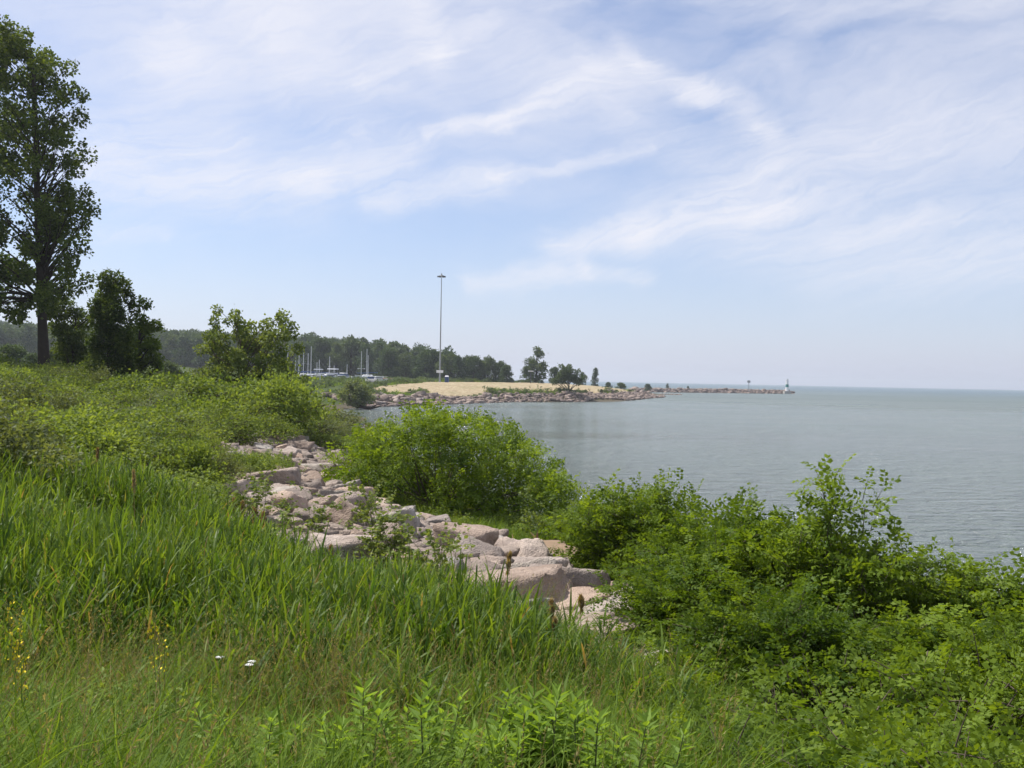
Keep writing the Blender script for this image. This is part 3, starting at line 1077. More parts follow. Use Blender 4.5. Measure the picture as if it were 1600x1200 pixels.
def px_clusters(lst, Y, base, rpx, depth, gr, extra=0):
    """Leaf clusters from an outline seen at distance Y, each given its own depth."""
    out_ = []
    for it in lst:
        px, py = it[0], it[1]
        r = (it[2] if len(it) > 2 else rpx) * Y / FPX
        dy = gr.uniform(-depth, depth)
        p = P(px, py, Y)
        # the crown is about as deep as it is wide: move it in depth but keep the plant's own height and width
        out_.append((p - base + [0, dy, 0], r * gr.uniform(.85, 1.15)))
        for _ in range(extra):
            q = p - base + gr.normal(0, r * .9, 3) * [1, 1, .7] + [0, gr.uniform(-depth, depth), 0]
            out_.append((q, r * gr.uniform(.55, .9)))
    return out_


LEAF = (LEAF_V, LEAF_F)
ROUND = (ROUND_V, ROUND_F)
LANCE = (LANCE_V, LANCE_F)


def outline_tree(name, label, cat, bpx, Y, outline, rpx, depth, leafn, leaf, size, mat, trunk, r0, seed, extra=1, bark='bark', group=None, spread=(1, 1, .8), basez=None, stems=None, droop=0.0, br=.05, inner=.25, tmin=.04):
    gr = np.random.default_rng(seed)
    x = P(bpx, 600, Y)[0]
    z = z1(x, Y) if basez is None else basez
    base = np.array([x, Y, z - 0.05])
    cl_ = px_clusters(outline, Y, base, rpx, depth, gr, extra)
    gw, gl = Geo(), Geo()
    tp = np.array([P(a, b, Y) - base for a, b in trunk])
    tp = np.vstack([[0, 0, 0], tp])
    k = len(tp)
    gw.tube(tp, np.linspace(r0, r0 * 0.22, k) * np.where(np.arange(k) == 0, 1.25, 1), 9)
    for s_ in (stems or []):
        q = np.vstack([[gr.uniform(-.3, .3), gr.uniform(-.3, .3), 0], [P(a, b, Y) - base for a, b in s_]])
        gw.tube(q, np.linspace(r0 * .7, r0 * .15, len(q)), 6)
    cluster_crown(gw, gl, gr, cl_, leafn, leaf, size, (0, 0, 0), tp[-1], r0, spread, branch_r=br, droop=droop, inner=inner, tmin=tmin)
    return plant_thing(name, tuple(base), [('trunk', gw.mesh('trunk', M[bark], True)), ('crown', gl.mesh('crown', M[mat]))], label, cat, group)


# tall trees at the left edge
big = [(15, 62), (40, 70), (68, 82), (95, 105), (112, 118, 10), (20, 100), (50, 115), (85, 135), (112, 158, 13), (0, 90), (45, 160), (75, 180), (98, 200), (122, 228, 14), (133, 238, 9), (20, 160), (0, 200), (30, 215), (65, 240), (95, 262), (112, 262, 12),
       (118, 300, 12), (118, 330, 12), (108, 352, 12), (122, 350, 9), (10, 260), (45, 285), (80, 300), (105, 335, 15), (128, 312, 14), (140, 325, 10), (135, 345, 8), (20, 310), (60, 335), (90, 365), (120, 372, 14), (134, 385, 8), (0, 340), (35, 370), (70, 395), (105, 410), (122, 432, 14), (10, 400), (45, 430), (80, 445), (105, 462, 14), (0, 450), (25, 478, 14), (60, 478, 13), (88, 480, 13), (30, 130), (60, 60, 14), (28, 45, 13), (100, 235, 12), (5, 485, 14)]
outline_tree('oak_tree', 'tallest dark tree with a straight trunk, at the left edge of the photo', 'tree', 70, 58, [(b[0] - 5 - (6 if b[0] > 90 else 0), b[1] + 10 * (b[1] < 200), *b[2:]) for b in big], 16, 2.6, 640, ROUND, 0.17, 'oak', [(66, 500), (62, 400), (58, 300), (56, 200), (52, 110), (48, 75)], 0.30, 1, 3, 'bark_dark', br=.025, spread=(1, 1, 1.15), tmin=.25)
big2 = [(-60, 60), (-20, 50), (-5, 70), (-90, 110), (-50, 110), (-15, 120), (-100, 170), (-60, 170), (-20, 170), (-110, 230), (-70, 230), (-30, 235), (0, 230, 15), (-100, 290), (-60, 290), (-20, 300), (-110, 350), (-60, 350), (-15, 365), (-90, 410), (-40, 410), (-5, 420), (-80, 460), (-30, 465), (5, 450, 14), (20, 470, 12), (-10, 490, 12)]
outline_tree('oak_tree', 'dark tree half outside the left edge of the photo', 'tree', -38, 61, big2, 25, 3.5, 900, ROUND, 0.22, 'oak', [(-40, 450), (-42, 300), (-44, 170), (-44, 80)], 0.30, 2, 0, 'bark_dark', br=.03, tmin=.25)
# tree behind, between the trunk and the small tree
outline_tree('young_tree', 'shaded tree filling the gap behind the tall trunk', 'tree', 112, 66, [(95, 488), (112, 482), (122, 500), (100, 515), (120, 525), (132, 535), (90, 545), (118, 550), (140, 560), (105, 570)], 16, 1.6, 1100, LEAF, .20, 'oak', [(118, 540), (118, 490)], .16, 3, 1, 'bark_dark')
# small upright tree and its yellow-green neighbour
outline_tree('young_tree', 'small upright dark green tree right of the tall trunk', 'tree', 170, 50,
             [(176 + (a_ - 176) * .84, *b_) for a_, *b_ in [(178, 432, 7), (165, 440, 9), (190, 445, 10), (150, 456, 8), (175, 460, 13), (200, 466, 9), (160, 480, 13), (185, 485, 15), (210, 482, 8), (148, 500, 10), (170, 505, 15), (198, 508, 13), (155, 525, 12), (182, 530, 15), (205, 535, 12), (150, 545, 9), (172, 552, 13), (200, 555, 12), (145, 470, 6), (148, 566, 10), (170, 572, 11), (194, 570, 11), (160, 448, 6), (186, 455, 7)]],
             7, .6, 3000, LEAF, .15, 'oak', [(170, 540), (174, 490), (177, 440)], .12, 4, 1, 'bark_dark', br=.02, spread=(1, 1, 1.2))
outline_tree('young_tree', 'yellow green leafy tree just behind the small upright tree', 'tree', 213, 54,
             [(222, 475, 8), (228, 500, 11), (215, 515, 12), (236, 515, 9), (225, 535, 13), (243, 538, 10), (212, 545, 12), (234, 558, 13), (215, 570, 12), (245, 572, 9), (205, 560, 10)], 10, .8, 2100, LEAF, .16, 'oak_light', [(214, 560), (220, 500)], .12, 5, 1, 'bark_dark')
outline_tree('poplar_tree', 'open light green poplar with several pointed tops, beside the masts', 'tree', 385, 48,
             [(366, 492, 9), (380, 500, 8), (352, 505, 9), (340, 520, 9), (372, 515, 12), (398, 522, 9), (432, 493, 9), (440, 505, 9), (420, 510, 9), (412, 525, 10), (448, 520, 9), (318, 525, 9), (325, 540, 12), (352, 535, 12), (378, 538, 14), (405, 545, 13), (432, 535, 13), (455, 545, 9), (452, 520, 8),
              (335, 560, 14), (362, 560, 15), (390, 565, 15), (418, 568, 15), (442, 562, 12), (320, 570, 12), (350, 585, 16), (382, 590, 16), (410, 592, 16), (435, 590, 14), (360, 615, 17), (395, 615, 17), (330, 600, 15), (300, 585, 11), (296, 605, 12), (315, 622, 13), (350, 632, 14), (385, 635, 14), (420, 630, 14), (455, 612, 13), (468, 592, 11), (450, 575, 12)],
             10, 1.8, 1900, ROUND, .12, 'poplar', [(384, 600), (378, 550), (368, 500)], .09, 6, 1, 'bark', stems=[[(410, 560), (435, 500)], [(350, 580), (325, 535)]], spread=(1, 1, 1), br=.025)
outline_tree('willow_bush', 'round pale willow bush leaning over the water beside the fallen trunk', 'bush', 556, 177, [(545, 604, 9), (558, 601, 10), (569, 606, 9), (540, 616, 9), (555, 616, 12), (572, 618, 9), (548, 627, 9), (562, 629, 9)], 11, 2.5, 170, LEAF, .5, 'willow', [(556, 628), (556, 610)], .22, 7, 2, 'bark_dark', basez=0.6, br=.1)

# ---- shared shrub shapes


def shrub_variant(seed, h, r, mat, leafn, leaf, size, ncl, droop=0.0, bark='bark'):
    gr = np.random.default_rng(seed)
    gw, gl = Geo(), Geo()
    cls = []
    for i in range(ncl):
        a = gr.uniform(0, 2 * math.pi)
        e = math.asin(gr.uniform(0.0, 1.0))
        k = gr.uniform(0.6, 0.98)
        c = np.array([math.cos(a) * math.cos(e) * r * k, math.sin(a) * math.cos(e) * r * k, h * 0.22 + math.sin(e) * h * 0.68 * k])
        c[:2] *= 1 + 0.15 * gr.normal()
        cls.append((c, r * gr.uniform(.20, .38)))
    for i in range(5):
        cls.append((np.array([gr.normal(0, r * .3), gr.normal(0, r * .3), h * gr.uniform(.25, .6)]), r * .4))
    for i in range(5):
        a = gr.uniform(0, 6.28)
        e = np.array([math.cos(a) * r * .5, math.sin(a) * r * .5, h * .7])
        gw.tube(limb_path(np.array([gr.normal(0, .05), gr.normal(0, .05), -.1]), e, 5, .05, gr), np.linspace(.03, .008, 5) * max(1, r / 1.5), 5)
    cluster_crown(gw, gl, gr, cls, leafn, leaf, size, (0, 0, 0), (0, 0, h * .8), .05, branch_r=.022 * max(1, r), droop=droop)
    return [('stems', gw.mesh('stems', M[bark], True)), ('crown', gl.mesh('crown', M[mat]))]


def locust_variant(seed, h, r, ncl, ntw, mat='locust', leafset=(COMP7_V, COMP7_F), lsize=0.25, shape=None, dens=1.0, twl=(.35, .75), ball=(.22, 12)):
    """Black locust bush: arching stems, twigs, and pinnate leaves set along every twig."""
    gr = np.random.default_rng(seed)
    gw, gl = Geo(), Geo()
    cs = []
    if shape is None:
        for i in range(ncl):
            a = gr.uniform(0, 2 * math.pi)
            e = math.asin(gr.uniform(0.0, 1.0))
            k = gr.uniform(0.5, 0.95)
            cs.append(np.array([math.cos(a) * math.cos(e) * r * k, math.sin(a) * math.cos(e) * r * k, h * 0.15 + math.sin(e) * h * 0.72 * k]))
    else:
        cs = [np.array(c, float) for c in shape]
    A, D, Tn = [], [], []
    for c in cs:
        root = np.array([gr.normal(0, r * .08), gr.normal(0, r * .08), -.1])
        path = limb_path(root, c, 6, .08, gr)
        gw.tube(path, np.linspace(.0095 * h, .004, 6), 5)
        outw = c - np.array([0, 0, h * .25])
        outw /= np.linalg.norm(outw) + 1e-6
        tn = np.clip(.45 + gr.normal(0, .18), 0, 1)
        for j in range(ntw):
            s0 = path[gr.integers(2, 6)] + gr.normal(0, .10 * r, 3)
            d0 = outw * 0.65 + gr.normal(0, .55, 3) + [0, 0, .35]
            d0 /= np.linalg.norm(d0)
            L = gr.uniform(*twl)
            m = 5
            t = np.linspace(0, 1, m)[:, None]
            tw = s0 + d0 * L * t + np.array([0, 0, -.16 * L]) * t * t
            gw.tube(tw, np.linspace(.006, .002, m), 3)
            nl = max(3, int(L / 0.075 * dens))
            u = np.linspace(.12, 1.0, nl)
            pos = s0 + d0 * L * u[:, None] + np.array([0, 0, -.16 * L]) * (u ** 2)[:, None]
            side = np.cross(d0, [0, 0, 1.0])
            side /= np.linalg.norm(side) + 1e-6
            sgn = np.where(np.arange(nl) % 2 == 0, 1.0, -1.0)[:, None]
            dd = d0 * (0.35 + .7 * u[:, None] ** 3) + side * sgn * (1 - .75 * u[:, None] ** 4) + gr.normal(0, .3, (nl, 3)) + [0, 0, .12]
            A.append(pos)
            D.append(dd)
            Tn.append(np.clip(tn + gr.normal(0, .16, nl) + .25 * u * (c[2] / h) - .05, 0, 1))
        # a dense tuft of leaves round the end of every limb
        nb = int(ball[1] * gr.uniform(.6, 1.4))
        u_ = unit(nb, gr)
        br_ = ball[0] * gr.uniform(.7, 1.4)
        A.append(c + u_ * (br_ * gr.uniform(.2, 1, nb) ** .5)[:, None] * [1.15, 1.15, .7])
        D.append(u_ * .8 + gr.normal(0, .5, (nb, 3)) + [0, 0, .1])
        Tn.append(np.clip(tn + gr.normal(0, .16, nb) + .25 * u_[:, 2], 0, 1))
    A, D, Tn = np.concatenate(A), np.concatenate(D), np.concatenate(Tn)
    N = gr.normal(0, .62, A.shape) + [0, -.15, .85]
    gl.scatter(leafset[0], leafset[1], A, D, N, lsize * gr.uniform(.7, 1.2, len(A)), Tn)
    return [('stems', gw.mesh('stems', M['bark'], True)), ('crown', gl.mesh('crown', M[mat]))]


# the big round locust bush in the middle of the picture
YB = 27.5
bx, by = P(700, 600, YB)[0], YB
bz = z1(bx, by)
gr = np.random.default_rng(77)
shape = []
for (px, py) in [(545, 712), (575, 690), (600, 672), (640, 650), (655, 640), (690, 652), (715, 668), (745, 668), (780, 668), (800, 690), (825, 705), (848, 735), (858, 760), (560, 740), (600, 715), (640, 690), (680, 690), (720, 700), (760, 705), (800, 730), (830, 760), (590, 760), (630, 735), (670, 740), (715, 745), (760, 745), (800, 775), (620, 780), (660, 785), (700, 790), (745, 785), (785, 800), (845, 790), (575, 775), (535, 730), (870, 755)]:
    px = 700 + (px - 700) * .95
    for k in range(2):
        dy = gr.uniform(-2.2, 2.2)
        p = P(px, py, YB) - [bx, by, bz]
        shape.append(p + [gr.normal(0, .15), dy, -abs(dy) * .18 * gr.uniform(0, 1) + gr.normal(0, .1) - .12])
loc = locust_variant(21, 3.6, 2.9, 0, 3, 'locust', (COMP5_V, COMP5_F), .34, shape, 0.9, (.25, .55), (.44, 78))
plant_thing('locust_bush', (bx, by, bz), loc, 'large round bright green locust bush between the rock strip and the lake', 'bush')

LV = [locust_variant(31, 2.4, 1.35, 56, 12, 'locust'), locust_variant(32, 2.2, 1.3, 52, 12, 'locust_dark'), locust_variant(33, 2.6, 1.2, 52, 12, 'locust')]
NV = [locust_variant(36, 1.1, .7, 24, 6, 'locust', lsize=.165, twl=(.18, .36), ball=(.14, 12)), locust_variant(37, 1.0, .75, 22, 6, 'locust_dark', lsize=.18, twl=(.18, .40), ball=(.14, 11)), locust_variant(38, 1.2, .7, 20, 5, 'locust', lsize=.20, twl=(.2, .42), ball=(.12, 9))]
tall_shape = [(gr.normal(0, .55), gr.normal(0, .5), gr.uniform(.5, 1.7)) for _ in range(44)] + [(-.15, 0, 2.0), (-.1, .1, 2.3), (-.22, 0, 2.55), (.15, .1, 2.1), (.25, 0, 2.35), (.45, .1, 1.9), (.62, 0, 1.75), (-.5, 0, 1.8), (-.35, .1, 1.9)]
TALL = locust_variant(34, 2.6, 1.2, 0, 7, 'locust', shape=tall_shape, twl=(.3, .5))


def place_bush(parts, px, ytop, Y, h, w, label, rz=0.0, group=None, name='locust_bush', cat='bush', h0=2.4, w0=1.35):
    x = P(px, 600, Y)[0]
    z = z1(x, Y)
    top = P(px, ytop, Y)[2]
    hh = max(top - z, .45) if h is None else h
    return plant_thing(name, (x, Y, z), parts, label, cat, group, rz, (w / w0, w / w0, hh / h0))


gname = 'locust bushes on the bank at the right'
for k_, (px, yt, Y, w, lab) in enumerate([(1120, 1130, 5.4, .55, 'low locust sprig at the bottom edge, leftmost of the front row'), (1230, 1120, 5.2, .6, 'low locust sprig at the bottom edge, second in the front row'), (1330, 1135, 4.9, .6, 'bright low locust sprig at the bottom edge, third in the front row'), (1450, 1110, 5.2, .65, 'low locust sprig at the bottom edge, fourth in the front row'), (1570, 1120, 4.9, .65, 'low locust sprig filling the bottom right corner'), (1030, 1105, 6.1, .5, 'small locust sprig among the last reeds'), (1300, 985, 7.8, .9, 'bright leafy locust in the heart of the thicket'), (1520, 1010, 7.4, .8, 'locust rising before the dark one at the right edge')]):
    place_bush(NV[k_ % 3], px, yt + (25 if k_ in (0, 2, 4) else 0), Y, None, w * 1.0, lab, k_ * 1.7, gname, h0=[1.1, 1.0, 1.2][k_ % 3] * .95, w0=.68)
place_bush(LV[0], 1005, 742, 17, None, 1.35, 'bushy locust with a rounded crown, farthest back of the right hand bushes', .4, gname)
place_bush(LV[2], 925, 778, 22, None, 1.35, 'low spreading locust right behind the brown root clump', 2.1, gname, h0=2.6)
place_bush(LV[1], 1140, 770, 14, None, 1.35, 'wide locust between the farthest bush and the tall sprout', 1.3, gname, h0=2.2)
place_bush(TALL, 1320, 742, 11.2, None, 1.15, 'locust with a tall thin sprout rising against the water', 0.0, gname, h0=2.75, w0=1.1)
place_bush(LV[0], 1215, 790, 11.8, None, 1.1, 'dense locust just left of the tall sprout', 3.3, gname)
place_bush(LV[1], 1420, 868, 12.5, None, 1.25, 'low locust between the tall sprout and the right edge bush', 2.2, gname, h0=2.2)
place_bush(LV[2], 1570, 850, 10.8, None, 1.30, 'feathery locust cut by the right edge of the photo', 5.0, gname, h0=2.6)
place_bush(LV[0], 1090, 850, 11.0, None, 1.0, 'locust overhanging the near end of the rock strip', 4.4, gname)
place_bush(LV[1], 1230, 905, 9.0, None, 1.05, 'dark shaded locust in the middle of the right hand thicket', 0.9, gname, h0=2.2)
place_bush(LV[2], 1440, 935, 9.0, None, 1.10, 'locust below the gap where the lake shows through', 2.7, gname, h0=2.6)
place_bush(LV[1], 1610, 960, 8.3, None, 1.00, 'dark locust low at the right edge of the photo', 3.9, gname, h0=2.2)
place_bush(NV[0], 1060, 1000, 8.3, None, 0.75, 'small locust growing beside the end of the reeds', 1.9, gname, h0=1.05, w0=.68)
place_bush(NV[2], 1180, 1075, 6.8, None, 0.70, 'low locust seedling clump in the right foreground', 5.4, gname, h0=1.15, w0=.68)
place_bush(NV[2], 1350, 1065, 6.6, None, 0.80, 'leafy low locust in the right foreground corner thicket', 0.2, gname, h0=1.15, w0=.68)
place_bush(NV[1], 1520, 1100, 6.0, None, 0.75, 'small dark locust at the bottom right corner', 2.5, gname, h0=.95, w0=.68)

# ---- shrubs over the left and middle bank
SV = [shrub_variant(51, 1.9, 1.3, 'shrub', 800, LEAF, .085, 34), shrub_variant(52, 1.7, 1.4, 'shrub', 800, ROUND, .075, 34), shrub_variant(53, 2.2, 1.3, 'shrub_olive', 850, LEAF, .085, 34), shrub_variant(54, 2.1, 1.5, 'willow', 700, LANCE, .14, 30, .2), shrub_variant(55, 1.6, 1.5, 'weed', 750, LEAF, .10, 34)]
S = 'shrubs growing over the near bank'
shrubs = [
    # variant, px, top y, Y, half width, label
    (4, 440, 586, 40, 2.2, 'rounded light green shrub in front of the poplar, right side'),
    (4, 345, 592, 41, 2.4, 'pale green shrub at the left foot of the poplar'),
    (2, 515, 628, 60, 3.0, 'olive shrub hanging over the water beyond the rock strip'),
    (2, 480, 640, 44, 1.7, 'dark olive shrub behind the top of the rock strip'),
    (3, 545, 650, 50, 2.0, 'grey green shrub at the water corner right of the olive shrubs'),
    (0, 400, 625, 38, 1.9, 'broad mid green shrub below the poplar'),
    (1, 300, 592, 40, 2.2, 'spreading shrub left of the poplar under the far boat roof'),
    (4, 255, 588, 44, 2.3, 'yellow green shrub at the foot of the small upright tree'),
    (1, 205, 592, 42, 2.0, 'low shrub in front of the small upright tree'),
    (4, 140, 588, 50, 2.2, 'low leafy shrub between the two trunks'),
    (0, 30, 572, 55, 2.5, 'bright shrub left of the tall trunk'),
    (4, 105, 578, 55, 2.0, 'bright shrub just right of the tall trunk'),
    (1, 270, 640, 27, 1.6, 'leafy shrub on the slope halfway to the small tree'),
    (0, 305, 662, 24, .8, 'dark shrub at the left top corner of the rock strip'),
    (2, 345, 705, 20.5, .55, 'small dark upright shrub touching the left edge of the boulders'),
    (1, 378, 662, 36, .9, 'shrub growing over the top end of the rock strip'),
    (4, 200, 640, 30, 1.8, 'yellow green weed clump on the middle of the slope'),
    (0, 130, 625, 36, 1.9, 'rounded shrub on the slope below the tall trunk'),
    (1, 50, 640, 28, 1.8, 'leafy shrub near the left edge above the reeds'),
    (4, 120, 672, 22, 1.5, 'pale weed clump behind the reeds at the left'),
    (1, 240, 690, 20, 1.3, 'vine covered hummock behind the reeds'),
    (0, 290, 735, 16.5, .8, 'low leafy shrub between the reeds and the boulders'),
    (3, 440, 640, 40, 1.3, 'silvery shrub among green ones above the rock strip'),
    (2, 590, 690, 36, 1.2, 'dark shrub between the round locust and the olive shrubs'),
    (4, 830, 795, 25, .9, 'pale green weed clump at the foot of the round locust'),
    (1, 500, 672, 40, 1.3, 'low grey shrub just beyond the top of the boulders'),
    (4, 70, 606, 42, 2.0, 'bright leafy shrub low between the left edge and the tall trunk'),
    (0, 175, 612, 38, 1.8, 'shrub with pale tips below the small upright tree'),
    (3, 235, 612, 36, 1.7, 'silvery green shrub in the middle of the bank below the yellow green tree'),
    (4, 300, 622, 33, 1.7, 'bright rounded shrub left of the rock strip, upper row'),
    (0, 350, 632, 31, 1.4, 'mid green shrub above the top left corner of the boulders'),
    (1, 255, 665, 23, 1.3, 'round leaved shrub on the slope left of the dark corner shrub'),
    (0, 165, 655, 26, 1.4, 'low spreading shrub at the centre of the left slope'),
    (4, 15, 665, 23, 1.5, 'leafy shrub cut by the left edge of the photo'),
    (2, 85, 650, 27, 1.3, 'olive shrub among the weeds of the left slope'),
    (4, 285, 690, 20, .8, 'yellow green weed clump left of the small dark upright shrub'),
    (0, 465, 608, 52, 2.0, 'shrub filling the gap between poplar and olive shrubs'),
    (1, 420, 655, 36, 1.1, 'shrub with grey tips right above the rock strip'),
    (4, 545, 680, 42, 1.2, 'low shrub at the water beyond the boulders'),
]
for v, px, yt, Y, w, lab in shrubs:
    yt -= 13 if px < 480 and Y > 19 else 0
    h0 = [1.9, 1.7, 2.2, 2.1, 1.6][v]
    w0 = [1.3, 1.4, 1.3, 1.5, 1.5][v]
    place_bush(SV[v], px, yt, Y, None, w, lab, float(rng.uniform(0, 6)), S, 'shrub', 'shrub', h0 * 1.05, w0)

# ---- far trees: each crown its own thing, a wood behind them that reads as one mass


def far_variant(seed, h, r, mat, leafn=60, size=.62, tall=False, ncl=40):
    gr = np.random.default_rng(seed)
    gw, gl = Geo(), Geo()
    cls = []
    for i in range(ncl):
        t = gr.uniform(.0, 1.0)
        rr = r * (math.sin(math.pi * min(1, (t * .74 + .26))) ** .6)
        a = gr.uniform(0, 6.28)
        cls.append((np.array([math.cos(a) * rr * gr.uniform(.3, .95), math.sin(a) * rr * gr.uniform(.3, .95), h * (t * .88 + .04)]), r * gr.uniform(.24, .42)))
    gw.tube([(0, 0, -.5), (0.05, 0, h * .4), (0, 0.1, h * .9)], [.03 * h, .02 * h, .006 * h], 7)
    cluster_crown(gw, gl, gr, cls, leafn, LEAF, size, (0, 0, 0), (0, 0, h), .02 * h, branch_r=.08, twigs=0)
    return [('trunk', gw.mesh('trunk', M['bark_dark'], True)), ('crown', gl.mesh('crown', M[mat]))]


FV = [far_variant(61, 13, 4.2, 'far_tree'), far_variant(62, 12, 4.8, 'far_tree'), far_variant(63, 14, 3.6, 'far_tree_pale'), far_variant(64, 11, 4.2, 'far_tree_pale'), far_variant(65, 12, 3.0, 'far_tree')]
FH = [13, 12, 14, 11, 12]
tl = [(475, 536, 400), (500, 530, 410), (524, 534, 405), (548, 528, 415), (570, 537, 395), (592, 536, 420), (606, 545, 380), (618, 544, 410), (634, 552, 385), (650, 556, 380), (664, 549, 360), (676, 547, 366), (690, 553, 358), (704, 553, 366), (716, 555, 356), (728, 556, 364), (740, 557, 356), (752, 562, 362), (762, 558, 356), (774, 566, 360), (783, 564, 356), (791, 571, 350)]
for i, (px, yt, Y) in enumerate(tl):
    x = P(px, 600, Y)[0]
    z = z1(x, Y)
    top = P(px, yt, Y)[2]
    v = i % 5
    h = max(top - z, 5)
    near = 'left of the light mast' if px < 680 else 'right of the light mast'
    k = sum(1 for a in tl if (a[0] < 680) == (px < 680) and a[0] <= px)
    ordn = ['first', 'second', 'third', 'fourth', 'fifth', 'sixth', 'seventh', 'eighth', 'ninth', 'tenth', 'eleventh', 'twelfth', 'thirteenth'][k - 1]
    if v in (2, 3):
        lab = f'pale tree behind the field, {ordn} from the left of those {near}'
    else:
        lab = f'dark tree behind the field, {ordn} from the left of those {near}'
    plant_thing('treeline_tree', (x, Y, z), FV[v], lab, 'tree', 'treeline behind the hay field', float(rng.uniform(0, 6)), (h / FH[v] * 1.12,) * 2 + (h / FH[v],))

pt = [
    ('tall lumpy cottonwood standing alone above the point', 'cottonwood_tree', 2, 838, 541, 372, 1.15), ('bushy tree at the left foot of the cottonwood', 'bushy_tree', 3, 822, 572, 368, 1.0), ('rounded bushy tree right of the cottonwood', 'bushy_tree', 1, 866, 574, 378, 1.0),
    ('small rounded tree behind the field tree', 'bushy_tree', 3, 882, 577, 385, 1.0), ('thin shrubby tree between the field tree and the narrow tree', 'bushy_tree', 4, 910, 581, 395, 1.1), ('narrow pointed tree alone near the tip of the point', 'narrow_tree', 4, 930, 574, 410, .8),
    ('low round bush right of the narrow tree', 'round_bush', 0, 951, 597, 400, 1.6), ('low green bush on the tip of the point', 'round_bush', 3, 970, 598, 380, 1.9), ('round dark bush at the root of the breakwater', 'round_bush', 1, 1012, 600, 520, 1.5), ('small dark bush on the breakwater', 'round_bush', 4, 1043, 599, 575, 1.0), ('tiny bush farther out on the breakwater', 'round_bush', 0, 1075, 603, 585, 1.0),
    ('low bush on the edge of the field left of the field tree', 'round_bush', 3, 788, 607, 266, 1.7), ('low dark hedge clump at the gap in the treeline', 'round_bush', 1, 800, 594, 350, 2.0), ('low dark bush at the foot of the light mast', 'round_bush', 0, 670, 593, 345, 2.0),
    ('olive bush on the mound behind the boat yard', 'round_bush', 3, 655, 591, 350, 2.6), ('low bush beside the portable toilet', 'round_bush', 4, 720, 593, 345, 2.4), ('low bush under the short lamp post', 'round_bush', 1, 845, 594, 350, 2.4), ('low bush in the hedge right of the lamp post', 'round_bush', 3, 865, 594, 352, 2.2),
    ('small weed clump on the bank right of the field tree', 'round_bush', 3, 915, 609, 290, 1.5), ('weed clump at the green end of the field', 'round_bush', 0, 940, 608, 305, 1.5),
    ('pale bush at the left end of the field track', 'round_bush', 3, 600, 598, 330, 2.2),
]
for lab, nm, v, px, yt, Y, wf in pt:
    x = P(px, 600, Y)[0]
    z = z1(x, Y)
    if Y > 500:
        z = max(z, 1.2)
    top = P(px, yt, Y)[2]
    h = max(top - z, 1.0)
    k = h / FH[v]
    plant_thing(nm, (x, Y, z), FV[v], lab, 'tree' if 'tree' in nm else 'bush', None, float(rng.uniform(0, 6)), (k * wf, k * wf, k))

for k_, (px, yt, Y, v, lab) in enumerate([(-12, 548, 118, 3, 'mid green tree in the distance cut by the left edge'), (18, 540, 125, 1, 'rounded distant tree just right of the left edge'), (48, 552, 115, 0, 'distant tree close left of the tall trunk'), (88, 545, 120, 3, 'distant tree seen right of the tall trunk'), (128, 556, 112, 1, 'distant tree behind the gap of the two near trunks'), (158, 560, 120, 0, 'distant tree behind the small upright tree'), (262, 566, 130, 3, 'low distant tree between the yellow green tree and the poplar')]):
    x = P(px, 600, Y)[0]
    z = z1(x, Y)
    h = max(P(px, yt, Y)[2] - z, 2)
    k = h / FH[v]
    plant_thing('distant_tree', (x, Y, z), FV[v], lab, 'tree', 'trees beyond the left bank', float(rng.uniform(0, 6)), (k * 1.7, k * 1.7, k))

# small spreading tree in the field with its own trunk
outline_tree('field_tree', 'small spreading tree with a bare trunk at the near edge of the hay field', 'tree', 889, 279, [(872, 591, 5), (880, 583, 6), (888, 578, 6), (896, 582, 6), (904, 588, 5), (910, 594, 4), (877, 595, 5), (888, 590, 7), (898, 593, 6), (869, 597, 4), (905, 597, 4), (890, 573, 3)], 4.5, 2.0, 150, LEAF, .5, 'far_tree_pale', [(889, 600), (889, 590)], .22, 8, 2, 'bark_dark', br=.08)


# ------------------------------------------------------------------ scattered ground cover


